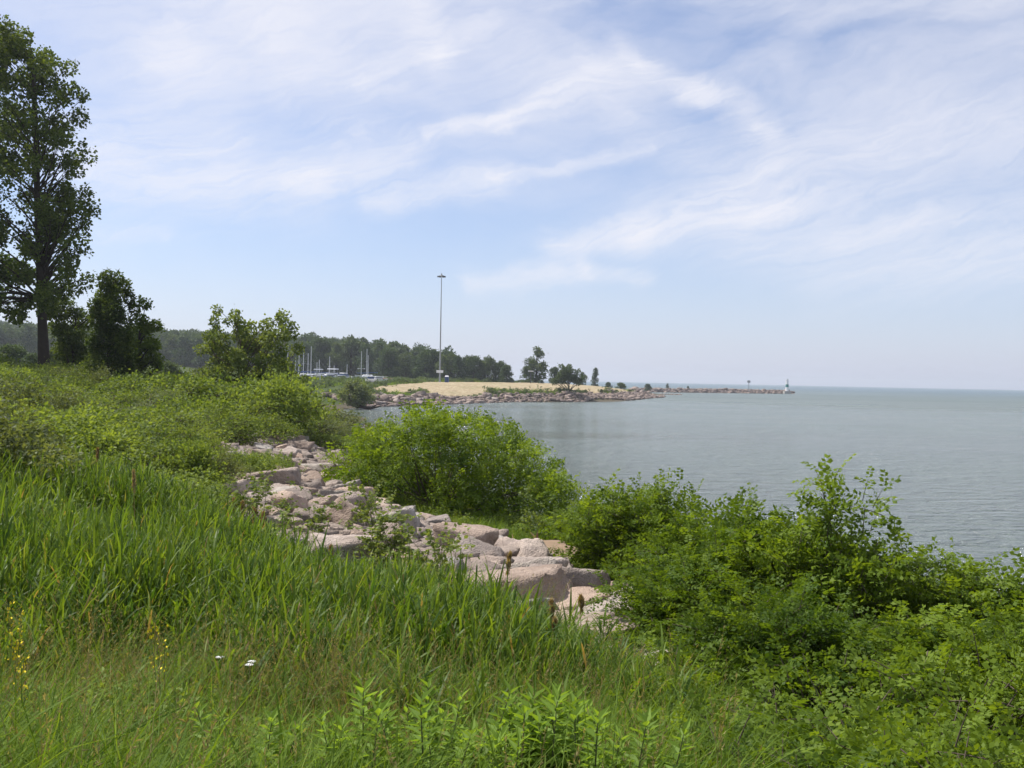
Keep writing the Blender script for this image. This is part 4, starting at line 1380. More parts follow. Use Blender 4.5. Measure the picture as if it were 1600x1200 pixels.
def scatter_gn(name, pts, rots, scl, idx, sources, label):
    """Uncountable cover: points that carry clumps of blades or leaves."""
    me = bpy.data.meshes.new(name)
    me.vertices.add(len(pts))
    me.vertices.foreach_set('co', np.asarray(pts, np.float32).ravel())
    a = me.attributes.new('rot', 'FLOAT_VECTOR', 'POINT')
    a.data.foreach_set('vector', np.asarray(rots, np.float32).ravel())
    a = me.attributes.new('scl', 'FLOAT_VECTOR', 'POINT')
    a.data.foreach_set('vector', np.asarray(scl, np.float32).ravel())
    a = me.attributes.new('idx', 'INT', 'POINT')
    a.data.foreach_set('value', np.asarray(idx, np.int32))
    o = link(name, me)
    kind(o, 'stuff', label)
    coll = bpy.data.collections.new(name + '_clumps')
    for i, s in enumerate(sources):
        so = bpy.data.objects.new('%s_clump_%02d' % (name, i), s)
        coll.objects.link(so)
    ng = bpy.data.node_groups.new(name + '_scatter', 'GeometryNodeTree')
    ng.interface.new_socket('Geometry', in_out='INPUT', socket_type='NodeSocketGeometry')
    ng.interface.new_socket('Geometry', in_out='OUTPUT', socket_type='NodeSocketGeometry')
    gi = ng.nodes.new('NodeGroupInput')
    go = ng.nodes.new('NodeGroupOutput')
    ci = ng.nodes.new('GeometryNodeCollectionInfo')
    ci.inputs['Collection'].default_value = coll
    ci.inputs['Separate Children'].default_value = True
    ci.inputs['Reset Children'].default_value = True
    iop = ng.nodes.new('GeometryNodeInstanceOnPoints')
    iop.inputs['Pick Instance'].default_value = True

    def na_(nm, dt):
        n_ = ng.nodes.new('GeometryNodeInputNamedAttribute')
        n_.data_type = dt
        n_.inputs['Name'].default_value = nm
        return n_.outputs['Attribute']
    e2r = ng.nodes.new('FunctionNodeEulerToRotation')
    ng.links.new(na_('rot', 'FLOAT_VECTOR'), e2r.inputs[0])
    ng.links.new(gi.outputs[0], iop.inputs['Points'])
    ng.links.new(ci.outputs[0], iop.inputs['Instance'])
    ng.links.new(na_('idx', 'INT'), iop.inputs['Instance Index'])
    ng.links.new(e2r.outputs[0], iop.inputs['Rotation'])
    ng.links.new(na_('scl', 'FLOAT_VECTOR'), iop.inputs['Scale'])
    ng.links.new(iop.outputs[0], go.inputs[0])
    mod = o.modifiers.new('scatter', 'NODES')
    mod.node_group = ng
    return o


def blades(g_, gr, n, spread, h, w, lean, curve, segs=4, tint=None, mat=0, base=None, hz=0.0):
    """n curved blades as thin ribbons, all at once."""
    b = gr.normal(0, spread, (n, 2)) if base is None else base
    a = gr.uniform(0, 2 * math.pi, n)
    H = h * gr.uniform(.55, 1.1, n)
    ln = np.abs(gr.normal(0, lean, n))
    cv = gr.uniform(.2, 1.0, n) * curve
    t = np.linspace(0, 1, segs + 1)
    out_x = ln[:, None] * t + cv[:, None] * t ** 2.4
    dx, dy = np.cos(a)[:, None], np.sin(a)[:, None]
    zz_ = t[None, :] - 0.45 * cv[:, None] * t ** 3
    cx = b[:, 0:1] + H[:, None] * out_x * dx
    cy = b[:, 1:2] + H[:, None] * out_x * dy
    cz = H[:, None] * zz_ + hz
    wd = w * gr.uniform(.6, 1.2, n)[:, None] * (1 - t ** 2.2)[None, :] * (0.55 + 0.45 * np.minimum(1, t * 5))[None, :] * 0.5
    fa = a + math.pi / 2 + gr.normal(0, .7, n)
    sx_, sy_ = np.cos(fa)[:, None], np.sin(fa)[:, None]
    Vl = np.stack([cx - sx_ * wd, cy - sy_ * wd, cz], -1)
    Vr = np.stack([cx + sx_ * wd, cy + sy_ * wd, cz], -1)
    V_ = np.stack([Vl, Vr], 2).reshape(n, -1, 3)
    k = 2 * (segs + 1)
    f1 = np.array([[2 * i, 2 * i + 1, 2 * i + 3, 2 * i + 2] for i in range(segs)])
    F_ = (f1[None] + (np.arange(n) * k)[:, None, None]).reshape(-1, 4)
    tt = np.clip(gr.normal(.45, .22, n), 0, 1) if tint is None else np.clip(gr.normal(tint, .18, n), 0, 1)
    g_.add(V_.reshape(-1, 3), F_, np.repeat(tt, k), mat)


def reed_clump(seed, h, nst, dry=0.0):
    """Tall reeds: round stems with broad blades that leave the stem and arch over."""
    gr = np.random.default_rng(seed)
    g_ = Geo()
    for s in range(nst):
        b = gr.normal(0, .17, 2)
        H = h * gr.uniform(.65, 1.1)
        ln = gr.normal(0, .07, 2)
        t = np.linspace(0, 1, 4)[:, None]
        sp_ = np.concatenate([b + ln * H * t, t * H * .9], 1)
        g_.tube(sp_, np.linspace(.0045, .0018, 4), 3, .35)
        nl = int(gr.integers(6, 10))
        a0 = gr.uniform(0, 6.28)
        for i in range(nl):
            u = .18 + .8 * i / nl
            p0 = np.array([b[0] + ln[0] * H * u, b[1] + ln[1] * H * u, H * .9 * u])
            a = a0 + i * math.pi + gr.normal(0, .5)
            L = H * gr.uniform(.30, .50) * (1.05 - .35 * abs(u - .55))
            up = gr.uniform(.75, 1.25) + .35 * u
            q = np.linspace(0, 1, 5)
            bend = gr.uniform(.15, .95) * (1.1 - .5 * u)
            ox = L * (math.cos(up) * q + .35 * bend * q ** 2)
            oz = L * (math.sin(up) * q - .65 * bend * q ** 2.6)
            w_ = gr.uniform(.011, .024) * np.array([.55, 1, .9, .6, .04])
            c, s_ = math.cos(a), math.sin(a)
            tw = gr.normal(0, .4)
            px_, py_ = -math.sin(a + tw), math.cos(a + tw)
            cx, cy = p0[0] + ox * c, p0[1] + ox * s_
            Vv = np.empty((10, 3))
            Vv[0::2] = np.stack([cx - px_ * w_ / 2, cy - py_ * w_ / 2, p0[2] + oz], -1)
            Vv[1::2] = np.stack([cx + px_ * w_ / 2, cy + py_ * w_ / 2, p0[2] + oz], -1)
            g_.add(Vv, [[2 * j, 2 * j + 1, 2 * j + 3, 2 * j + 2] for j in range(4)], float(np.clip(gr.normal(.42, .2) + (.5 if gr.uniform() < dry else 0), 0, 1)))
    return g_.mesh('reed_clump', M['reed'])


def leafy_clump(seed, h, n_stem, mat, leaf, size, per, sprd=.18, stem_lean=.25):
    """Bushy forb: several stems set all round with leaves."""
    gr = np.random.default_rng(seed)
    g_ = Geo()
    for s in range(n_stem):
        b = np.append(gr.normal(0, sprd, 2), 0)
        H = h * gr.uniform(.55, 1.1)
        e = b + np.array([gr.normal(0, stem_lean) * H, gr.normal(0, stem_lean) * H, H])
        g_.tube(np.array([b, (b + e) / 2 + gr.normal(0, .02, 3), e]), [.004, .003, .0015], 3, .3)
        u = np.sqrt(gr.uniform(.08, 1, per))
        pos = b + (e - b) * u[:, None]
        a = gr.uniform(0, 6.28, per)
        d = np.stack([np.cos(a), np.sin(a), gr.uniform(-.1, .9, per)], -1)
        pos = pos + d * (size * .25)
        nn_ = np.array([0, 0, 1.0]) + gr.normal(0, .45, (per, 3))
        g_.scatter(leaf[0], leaf[1], pos, d, nn_, size * gr.uniform(.6, 1.2, per) * (1.15 - .5 * u), np.clip(gr.normal(.4, .18, per) + .2 * u, 0, 1))
    return g_.mesh('leafy_clump', M[mat])


def grass_clump(seed, n, spread, h, w, lean=.3, curve=.8, mat='grass', heads=0, head_mat=None):
    gr = np.random.default_rng(seed)
    g_ = Geo()
    blades(g_, gr, n, spread, h, w, lean, curve)
    for i in range(heads):
        b = np.append(gr.normal(0, spread, 2), 0)
        H = h * gr.uniform(.95, 1.45)
        e = b + np.array([gr.normal(0, .16) * H, gr.normal(0, .16) * H, H])
        g_.tube(np.array([b, (b + e) / 2 + gr.normal(0, .015, 3), e]), [.0015, .0012, .0008], 3, .7, 1)
        m = 14
        u = gr.uniform(.78, 1.03, m)
        pos = b + (e - b) * u[:, None]
        d = gr.normal(0, .5, (m, 3)) + [0, 0, .9]
        g_.scatter(LANCE_V * [1.2, 1, 1], LANCE_F, pos, d, unit(m, gr), .019 * gr.uniform(.6, 1.3, m), gr.uniform(.2, .9, m), 1)
    return g_.mesh('grass_clump', [M[mat], M['seed']])


def plume_mesh(seed, h):
    """Last year's reed: a bare straw stem with a feathery brown seed head."""
    gr = np.random.default_rng(seed)
    gs, gh = Geo(), Geo()
    e = np.array([gr.normal(0, .05), gr.normal(0, .05), 1.0]) * h
    gs.tube(np.array([(0, 0, 0), e * .5 + gr.normal(0, .01, 3), e]), [.005, .004, .003], 4, .7)
    n = 150
    u = gr.uniform(.0, 1, n)
    base_ = e * (1 - .22 * u[:, None]) + gr.normal(0, .008, (n, 3))
    a = gr.normal(0.6, .9, n)
    d = np.stack([np.cos(a) * .22, np.sin(a) * .15, 1.3 + 0 * a], -1) + gr.normal(0, .16, (n, 3))
    gh.scatter(LANCE_V * [1.0, 1, 1], LANCE_F, base_, d, unit(n, gr), (.065 * np.sin(np.pi * np.clip(u * .85 + .1, 0, 1)) + .03) * gr.uniform(.7, 1.2, n), gr.uniform(0, .8, n))
    return gs.mesh('stem', M['dry']), gh.mesh('seed_head', M['dry'])


def region_points(n, xr, yr, keep, gr=rng, near_bias=0.0):
    """Random points of a ground region; keep(x, y) -> bool mask."""
    x = gr.uniform(*xr, n)
    y = yr[0] + (yr[1] - yr[0]) * gr.uniform(0, 1, n) ** (1 + near_bias)
    m = keep(x, y)
    x, y = x[m], y[m]
    return x, y, zf(x, y)


def in_view(x, y, margin=1.5):
    return (np.abs(x) < y * 0.56 + margin)


def nzz(x, y, f, ph=0.0):
    """Cheap smooth noise in -1..1 for patches."""
    return (np.sin(x * f + 1.9 * np.sin(y * f * .7 + ph)) + np.sin(y * f * 1.23 + 1.7 * np.sin(x * f * .6 + 2 + ph)) + np.sin((x + y) * f * .53 + ph * 2)) / 3


def emit(name, x, y, z, src, label, smin=.75, smax=1.25, tilt=.12, hs=None, sink=.02):
    n = len(x)
    s = rng.uniform(smin, smax, n)
    h = s * (1 if hs is None else hs)
    rots = np.stack([rng.normal(0, tilt, n), rng.normal(0, tilt, n), rng.uniform(0, 6.28, n)], -1)
    return scatter_gn(name, np.stack([x, y, z - sink], -1), rots, np.stack([s, s, h], -1), rng.integers(0, len(src), n), src, label)


# how high the near cover may stand before it would hide the boulders
LIM = np.array([(-200, 690), (0, 700), (200, 735), (340, 792), (420, 830), (500, 875), (620, 895), (720, 905), (790, 955), (900, 985), (960, 1010), (1040, 1060), (1150, 1110), (1700, 1150)], float)


def room(x, y, z):
    px = 800 + x / y * FPX
    lim = np.interp(px, LIM[:, 0], LIM[:, 1])
    hor = 576 + px * .02
    return EYE - (lim - hor) / FPX * y - z


# reeds: the band between the foreground meadow and the rock strip
reed_src = [reed_clump(700 + i, 1.0 + .10 * (i % 3), 9, .05 + .03 * (i % 2)) for i in range(7)]


def near_edge(x):
    return 6.0 + 0.20 * np.abs(x) + 0.6 * np.sin(x * 1.7) + .35 * np.sin(x * 4.1)


def keep_reed(x, y):
    s, _ = cl_dist(x, y)
    far_edge = np.where(x < -4, 15.5 + 1.6 * np.sin(x * .6) - .25 * (x + 4), 40)
    return in_view(x, y, 2) & (s < -1.95 + .3 * np.sin(y * 2.3)) & (y > near_edge(x)) & (y < far_edge) & (x < 2.2) & (nzz(x, y, 1.1) > -.72)


x, y, z = region_points(14000, (-17, 3), (6, 20), keep_reed, near_bias=.25)
k = min(len(x), 5200)
x, y, z = x[:k], y[:k], z[:k]
hs = np.where(x < -4, .95, 1.0) * (1.0 + .16 * nzz(x, y, .8))
lim_h = room(x, y, z) * rng.uniform(.86, 1.06, len(x))
fade = np.clip((y - near_edge(x)) / 2.6, 0, 1)
hs = hs * (.45 + .55 * fade)
m_ = (lim_h > .38) & (rng.uniform(0, 1, len(x)) < .25 + fade)
x, y, z, hs = x[m_], y[m_], z[m_], np.minimum(hs, lim_h / 1.12)[m_]
emit('reeds', x, y, z, reed_src, 'tall green reeds in a dense band in front of the boulders', .85, 1.12, .12, hs)

# meadow grass of the foreground and over the slope
gs = [grass_clump(800 + i, 46, .12, .56, .0095, .40, 1.05) for i in range(4)] + [grass_clump(810 + i, 40, .09, .50, .006, .3, .8, heads=1) for i in range(3)]


def keep_meadow(x, y):
    s, _ = cl_dist(x, y)
    return in_view(x, y, 1.2) & (s < -2.0) & (x < y * .17 + .1 + .25 * np.sin(y * 5))


x, y, z = region_points(20000, (-9, 4.5), (2.6, 13), keep_meadow, near_bias=.3)
hs = 1.0 + .42 * nzz(x, y, 1.6, 1.0) + .2 * nzz(x, y, 4.6, 3.0)
emit('meadow_grass', x, y, z, gs, 'fine meadow grass with straw coloured seed heads in the foreground', .6, 1.3, .32, hs)

# coarser grass clumps farther off
gs2 = [grass_clump(830 + i, 60, .28, .65, .016, .3, .7, heads=0) for i in range(4)]


def keep_slope(x, y):
    s, _ = cl_dist(x, y)
    zc_ = zf(x, y)
    return in_view(x, y, 3) & (s < np.where((y > 15) & (y < 38), -3.1, -2.2)) & (zc_ > 1.0)


x, y, z = region_points(6000, (-42, -2), (13, 66), keep_slope, near_bias=.3)
lh = room(x, y, z) * rng.uniform(.85, 1.1, len(x))
px_ = 800 + x / y * FPX
ok_ = (px_ < 335) | (lh > .35)
x, y, z, lh = x[ok_], y[ok_], z[ok_], lh[ok_]
ms = np.where(800 + x / y * FPX < 335, 1.3, np.clip(lh / .75, .2, 1.3))
emit('bank_grass', x, y, z, gs2, 'tall grass on the slope below the trees', .7, 1.3, .15, ms * (.8 + .2 * nzz(x, y, .5)))

# leafy weeds
ws = [leafy_clump(850 + i, .62, 12, 'weed', LEAF, .075, 26) for i in range(4)] + [leafy_clump(860 + i, .5, 10, 'shrub', ROUND, .06, 26) for i in range(2)]


def keep_weed(x, y):
    return keep_slope(x, y) & (nzz(x, y, .35, 2.0) + .5 * nzz(x, y, 1.3) > -.45) & ((y > 15) | (x < -6))


x, y, z = region_points(17000, (-40, -3), (12, 62), keep_weed, near_bias=.5)
lh = room(x, y, z) * rng.uniform(.85, 1.1, len(x))
px_ = 800 + x / y * FPX
ok_ = ((px_ < 335) | (lh > .35) | (y > 30)) & (cl_dist(x, y)[0] < np.where((y > 15) & (y < 38), -3.2, -2.4))
x, y, z, lh = x[ok_], y[ok_], z[ok_], lh[ok_]
ms = np.where((800 + x / y * FPX < 335) | (y > 30), 1.0, np.clip(lh / .9, .2, 1.0))
emit('weeds', x, y, z, ws, 'leafy green weeds covering the slope', .8, 1.6, .2, ms * (.9 + .3 * nzz(x, y, .6)))
x, y, z = region_points(700, (-40, -5), (15, 60), lambda a, b: keep_slope(a, b) & (cl_dist(a, b)[0] < np.where((b > 14) & (b < 38), -5.9, -4.2)) & (nzz(a, b, .45, 6.0) > -.35), near_bias=.35)
emit('brambles', x, y, z, [SV[0][1][1], SV[1][1][1], SV[4][1][1], SV[2][1][1]], 'mounds of bramble and vine over the slope', .55, 1.25, .1, .9)

# rusty dock and dead stalks in patches
rs = [leafy_clump(870 + i, .7, 6, 'weed_rust', LEAF, .05, 26, .14, .12) for i in range(3)]
x, y, z = region_points(900, (-30, -3), (15, 50), lambda a, b: keep_slope(a, b) & (nzz(a, b, .22, 4.0) > .45))
emit('dock_stalks', x, y, z, rs, 'patches of rusty brown dock stalks on the slope', .7, 1.2, .15)

# short weeds among the meadow grass and forbs in the foreground
fs = [leafy_clump(880 + i, .36, 7, 'weed', LEAF, .055, 20, .10, .3) for i in range(3)]
x, y, z = region_points(5200, (-6, 3.5), (2.8, 9.5), lambda a, b: keep_meadow(a, b) & (nzz(a, b, 1.2, 5.0) > -.2))
emit('meadow_weeds', x, y, z, fs, 'small leafy weeds among the foreground grass', .6, 1.3, .2)
ds = [grass_clump(890 + i, 40, .12, .5, .005, .3, .6, 'dry', heads=3) for i in range(3)]
x, y, z = region_points(1500, (-5, 2), (3.2, 9), lambda a, b: keep_meadow(a, b) & (nzz(a, b, .95, 1.3) > .5))
emit('dry_grass', x, y, z, ds, 'straw brown grass patches in the foreground', .6, 1.1, .2)

x = np.concatenate([rng.normal(-1.0, .45, 70), rng.normal(-2.1, .5, 50), rng.normal(-3.2, .6, 40)])
y = np.concatenate([rng.normal(6.2, .5, 70), rng.normal(6.6, .4, 50), rng.normal(5.6, .5, 40)])
emit('straw_grass', x, y, zf(x, y), [grass_clump(985 + i, 26, .10, .72, .006, .22, .5, 'dry', heads=5) for i in range(3)], 'taller straw brown grass stalks before the reeds', .7, 1.15, .2)

# the lake side bench and the ground under the bushes
def keep_bench(x, y):
    s, _ = cl_dist(x, y)
    zc_ = zf(x, y)
    return in_view(x, y, 2.5) & (s > 2.1) & (zc_ > .35) & (y > 12.5) & (np.hypot(x - .5, y - 20.5) > 1.5)


x, y, z = region_points(9000, (-14, 16), (6, 62), keep_bench, near_bias=.3)
emit('bench_grass', x, y, z, gs2 + ws[:2], 'grass and weeds between the boulders and the lake', .5, .95, .2)

# weeds coming up between the stones
x, y, z = region_points(260, (-11, 5), (9, 42), lambda a, b: (np.abs(cl_dist(a, b)[0]) < 2.2) & (nzz(a, b, 1.4, 3.0) > .34))
emit('crevice_weeds', x, y, z, ws[:3] + [gs[4]], 'small weeds growing between the boulders', .3, .6, .3)
# a green patch near the top of the strip
c0 = at_px(400, 725, 3.85)
x = rng.normal(c0[0], .45, 60)
y = rng.normal(c0[1], .8, 60)
emit('green_patch', x, y, zf(x, y) + .2, [leafy_clump(895, .3, 12, 'weed', ROUND, .05, 26, .2, .3)], 'low green weed patch among the boulders at the upper left', .6, 1.0, .2)

# cover of the far bank
fc = [grass_clump(900 + i, 40, .6, .9, .10, .4, .8) for i in range(2)] + [leafy_clump(903 + i, .9, 12, 'far_tree_pale', LEAF, .34, 18, .6) for i in range(2)]


def keep_far(x, y):
    zc_ = zf(x, y)
    return (zc_ > 1.9) & ~inside(FIELD, x, y) & (np.abs(x + 37 - (y - 252) * .02) > 2.6)


x, y, z = region_points(9000, (-75, 62), (186, 360), keep_far)
emit('bank_weeds', x, y, z, fc, 'low green cover along the far bank', .8, 1.5, .2)

# a wood on the hills behind that reads as one mass
wood_src = [far_variant(90 + i, 12, 4.6, 'far_tree', 34, .95, ncl=20)[1][1] for i in range(3)] + [far_variant(95 + i, 11, 4.4, 'far_tree_pale', 34, .95, ncl=20)[1][1] for i in range(2)]


def keep_wood(x, y):
    zc_ = zf(x, y)
    return (np.abs(x) < y * .62 + 20) & (zc_ > 3.0) & (((x < -50 - (y - 420) * .02) & (y > 420)) | ((y > 425) & (x < -22 - .25 * (y - 425)) & (x > -60)))


x, y, z = region_points(5200, (-620, 10), (365, 1000), keep_wood)
emit('woodland', x, y, z, wood_src, 'far wooded hills behind the marina', .8, 1.25, .05)

# ------------------------------------------------------------------ plants one can pick out
# leafy young cottonwoods in front of the boulders


def sapling_parts(seed, h, n, leafs, spread=.3):
    gr = np.random.default_rng(seed)
    gw, gl = Geo(), Geo()
    for s in range(n):
        b = np.append(gr.normal(0, .12, 2), -.05)
        H = h * gr.uniform(.6, 1.05)
        e = b + np.array([gr.normal(0, spread) * H, gr.normal(0, spread) * H, H])
        path = limb_path(b, e, 6, .03, gr)
        gw.tube(path, np.linspace(.009, .002, 6), 4)
        for j in range(5):
            q = path[gr.integers(2, 6)]
            f = q + gr.normal(0, .16, 3) + [0, 0, .10]
            gw.tube(np.array([q, (q + f) / 2, f]), [.003, .002, .001], 3)
            m = leafs // 6
            u = gr.uniform(.2, 1.05, m)
            pos = q + (f - q) * u[:, None] + gr.normal(0, .03, (m, 3))
            gl.scatter(ROUND_V, ROUND_F, pos, gr.normal(0, .7, (m, 3)) + [0, 0, -.3], gr.normal(0, .8, (m, 3)) + [0, 0, .4], .068 * gr.uniform(.6, 1.2, m), np.clip(gr.normal(.5, .2, m), 0, 1))
    return [('stems', gw.mesh('stems', M['stem'], True)), ('leaves', gl.mesh('leaves', M['poplar']))]


sap = [sapling_parts(910, 1.5, 8, 100), sapling_parts(911, 1.7, 12, 130, .16), sapling_parts(912, 1.2, 8, 100)]
for v, px, yt, Y, lab in [(0, 478, 765, 16.0, 'sparse leafy sapling before the boulders, left of the square shaded one'), (1, 612, 800, 14.0, 'bushy sapling with pale round leaves in front of the middle boulders'), (2, 690, 835, 13.0, 'thin sapling between the bushy sapling and the flat slab'), (2, 400, 750, 17, 'spindly sapling at the left side of the boulders by the brown stalks'), (0, 655, 850, 13.2, 'low reddish sapling right beside the bushy one'), (2, 590, 765, 17, 'single sapling stem with an orange tip among the boulders'), (0, 860, 775, 22, 'flowering sapling between the round locust and the right hand bushes')]:
    x = P(px, 600, Y)[0]
    z = z1(x, Y)
    h = max(P(px, yt, Y)[2] - z, .4)
    h0 = [1.5, 1.7, 1.2][v]
    plant_thing('sapling', (x, Y, z), sap[v], lab, 'sapling', 'saplings around the rock strip', float(rng.uniform(0, 6)), (1, 1, h / h0))

# goldenrod in the bottom foreground


def goldenrod_parts(seed, h=.5):
    gr = np.random.default_rng(seed)
    gw, gl = Geo(), Geo()
    e = np.array([gr.normal(0, .10), gr.normal(0, .10), h])
    gw.tube(np.array([(0, 0, -.03), e * .5, e]), [.0045, .004, .002], 5)
    n = 58
    u = np.linspace(.15, 1.0, n)
    a = np.arange(n) * 2.4 + gr.normal(0, .2, n)
    el_ = -.05 + 1.0 * u ** 4
    d = np.stack([np.cos(a) * np.cos(el_), np.sin(a) * np.cos(el_), np.sin(el_)], -1)
    gl.scatter(LANCE_V * [1.6, 1, 1], LANCE_F, e * u[:, None], d, np.array([0, 0, 1.0]) + gr.normal(0, .15, (n, 3)), .12 * (1.1 - .5 * u) * gr.uniform(.85, 1.1, n), np.clip(.25 + .65 * u + gr.normal(0, .07, n), 0, 1))
    return [('stem', gw.mesh('stem', M['stem'], True)), ('leaves', gl.mesh('leaves', M['golden']))]


gv = [goldenrod_parts(920 + i, .52 + .05 * i) for i in range(4)]
spots = []
for (px, py, n, sp) in [(810, 1165, 46, .9), (720, 1185, 24, .7), (930, 1180, 20, .7), (560, 1205, 8, .6), (420, 1195, 7, .5), (870, 1100, 10, .5), (1000, 1195, 8, .4)]:
    for _ in range(n):
        spots.append((px + rng.normal(0, 75 * sp), py + rng.normal(0, 32 * sp)))
side_word = lambda px: 'left of the big clump' if px < 620 else ('in the bottom middle clump' if px < 960 else 'under the right hand bushes')
first = {}
for i, (px, py) in enumerate(spots):
    v = i % 4
    ztop = 4.36 - .1 * max(0, (1150 - py) / 100)
    x, y = at_px(px, py, ztop)
    z = z1(x, y)
    s = float(np.clip(rng.normal(1.0, .13), .7, 1.3))
    lab = 'goldenrod stem with bright leaves ' + side_word(px)
    lab = ('short ' if s < .93 else 'tall ' if s > 1.07 else '') + lab + (', front row' if py > 1172 else ', back row' if py < 1130 else ', middle rows')
    if v not in first:
        first[v] = plant_thing('goldenrod', (x, y, z), gv[v], lab, 'plant', 'goldenrod stems in the foreground', float(rng.uniform(0, 6)), s)
    else:
        copy_thing(first[v], (x, y, z), float(rng.uniform(0, 6)), s, lab)

# brown seed plumes of last year's reeds
for i, (px, py, Y, lab) in enumerate([(915, 950, 10.0, 'thick orange brown reed plume against the pale end boulder'), (784, 880, 10.5, 'slim straw reed plume in front of the flat slab'), (873, 955, 9.6, 'brown reed plume left of the thickest one'), (868, 985, 9.2, 'low brown reed plume leaning among reed tips'), (216, 745, 14, 'dark brown reed plume standing in the green slope'), (152, 710, 17, 'small rusty plume in front of the vine hummock'), (380, 795, 14.5, 'tan plume left of the boulders'), (395, 805, 14.0, 'tan plume second in the row left of the boulders'), (365, 790, 15.0, 'short tan plume at the left end of the plume row'), (408, 812, 13.6, 'tan plume at the right end of the plume row'), (520, 865, 13.4, 'tiny orange plume before the square shaded boulder'), (490, 935, 10.4, 'thin grey plume rising above the reeds')]):
    p = P(px, py, Y)
    z = z1(p[0], Y)
    h = max(p[2] - z + .08, .5)
    a, b = plume_mesh(940 + i, h)
    plant_thing('reed_plume', (p[0], Y, z), [('stem', a), ('seed_head', b)], lab, 'reed plume', 'dead reed plumes')


def flower_parts(seed, kindf):
    gr = np.random.default_rng(seed)
    gw, gf = Geo(), Geo()
    h = .55 if kindf == 'yellow' else .4
    for s in range(3 if kindf == 'yellow' else 1):
        e = np.array([gr.normal(0, .08), gr.normal(0, .08), h * gr.uniform(.85, 1.1)])
        gw.tube(np.array([(0, 0, -.02), e * .5, e]), [.003, .0025, .0015], 4)
        if kindf == 'yellow':
            n = 20
            u = gr.uniform(.62, 1.03, n)
            gf.scatter(ROUND_V, ROUND_F, e * u[:, None] + gr.normal(0, .012, (n, 3)), unit(n, gr), unit(n, gr), .015 * gr.uniform(.7, 1.2, n), .5)
        else:
            n = 14
            a = np.arange(n) * 2 * math.pi / n
            d = np.stack([np.cos(a), np.sin(a), .15 + 0 * a], -1)
            tl_ = np.array([0.2, -.75, .7])
            d = d - np.outer(d @ tl_ * 0, tl_)
            gf.scatter(LANCE_V * [1.5, 1, 1], LANCE_F, np.tile(e, (n, 1)), d, np.tile([0, 0, 1.0], (n, 1)), .024, .5)
    return [('stem', gw.mesh('stem', M['stem'])), ('petals', gf.mesh('petals', M['petal_yellow' if kindf == 'yellow' else 'petal_white']))]


yf = flower_parts(960, 'yellow')
wf = flower_parts(961, 'white')
for px, py, lab in [(12, 945, 'yellow flower spike at the left edge, the tallest'), (20, 965, 'second yellow flower spike just right of the tallest'), (22, 1010, 'small yellow flower spike low at the left edge'), (262, 980, 'single yellow flower in the middle of the foreground meadow'), (30, 1035, 'faint yellow flower lowest at the left edge')]:
    x, y = at_px(px, py, 4.5)
    z = z1(x, y)
    plant_thing('yellow_flower', (x, y, z), yf, lab, 'flower', 'yellow flower spikes', float(rng.uniform(0, 6)), (1, 1, max(4.56 - z, .3) / .6))
for px, py, zt, lab in [(370, 1012, 4.25, 'white flower in the foreground grass, left one of the pair'), (395, 1020, 4.25, 'white flower in the foreground grass, right one of the pair'), (330, 1008, 4.25, 'half hidden white flower left of the pair'), (898, 886, 2.7, 'white daisy on the bench beside the right hand bushes, highest'), (903, 892, 2.7, 'white daisy just right of the highest one'), (895, 896, 2.7, 'white daisy lowest in the little group'), (906, 884, 2.7, 'white daisy at the right of the little group'), (383, 1198, 4.5, 'white flower at the very bottom edge')]:
    x, y = at_px(px, py, zt)
    z = z1(x, y)
    plant_thing('white_flower', (x, y, z), wf, lab, 'flower', 'small white flowers', float(rng.uniform(0, 6)), (1.3, 1.3, max(zt - z, .2) / .42))

# ------------------------------------------------------------------ debris on the near bank
x, y = at_px(838, 862, 2.35)
gm = rock_mesh('root_clump', 601, 4, M['roots'], .8)
rc = plant_thing('root_clump', (x, y, z1(x, y)), [('earth_clod', gm)], 'brown clump of dead roots and earth lying on the grass bench', 'root clump', None, -.5, (.85, .55, .62))
gr = np.random.default_rng(5)
gq = Geo()
for _ in range(90):
    a = unit(1, gr)[0] * [.9, .8, .6]
    b = a * 1.25 + gr.normal(0, .2, 3)
    gq.tube(np.array([a * .8, (a + b) / 2 + gr.normal(0, .05, 3), b]), [.03, .02, .008], 3)
link('roots', gq.mesh('roots', M['roots']), rc)
x, y = at_px(812, 872, 2.4)
o = link('earth_mound', rock_mesh('earth_mound', 602, 4, M['earth'], .35), None, (x, y, z1(x, y)), (0, 0, .3), (1.4, 1.2, 1.0))
tag(o, 'bare brown earth mound in front of the root clump', 'earth mound')
# fallen trunk at the willow
gl_ = Geo()
a, b, c_ = P(556, 634, 176), P(578, 639, 174), P(598, 634, 172)
b[2] = max(b[2], .25)
gl_.tube(np.array([a - a, b - a, c_ - a]), [.34, .26, .08], 7)
gl_.tube(np.array([b - a, b - a + [1.2, 0, .7], b - a + [2.6, -.2, 1.0]]), [.15, .09, .03], 5)
o = link('fallen_trunk', gl_.mesh('fallen_trunk', M['bark_dark'], True), None, tuple(a))
tag(o, 'dark fallen trunk reaching into the water from the leaning willow', 'fallen trunk')
# stump-like stone in the water at the corner
x, y = P(572, 655, 100)[0], 100.0
o = link('water_stone', far_meshes[2], None, (x, y, .2), (0, 0, 1), (.9, .7, 1.3))
tag(o, 'dark stone standing at the water corner beside the grey green shrub', 'stone')

# ------------------------------------------------------------------ far bank furniture


def empty(name, loc, label, cat, rz=0.0, group=None):
    r = bpy.data.objects.new(name, None)
    COL.objects.link(r)
    r.location = loc
    r.rotation_euler = (0, 0, rz)
    return tag(r, label, cat, group)


def part(name, geo, mats, parent, smooth=False):
    return link(name, geo.mesh(name, mats, smooth), parent)


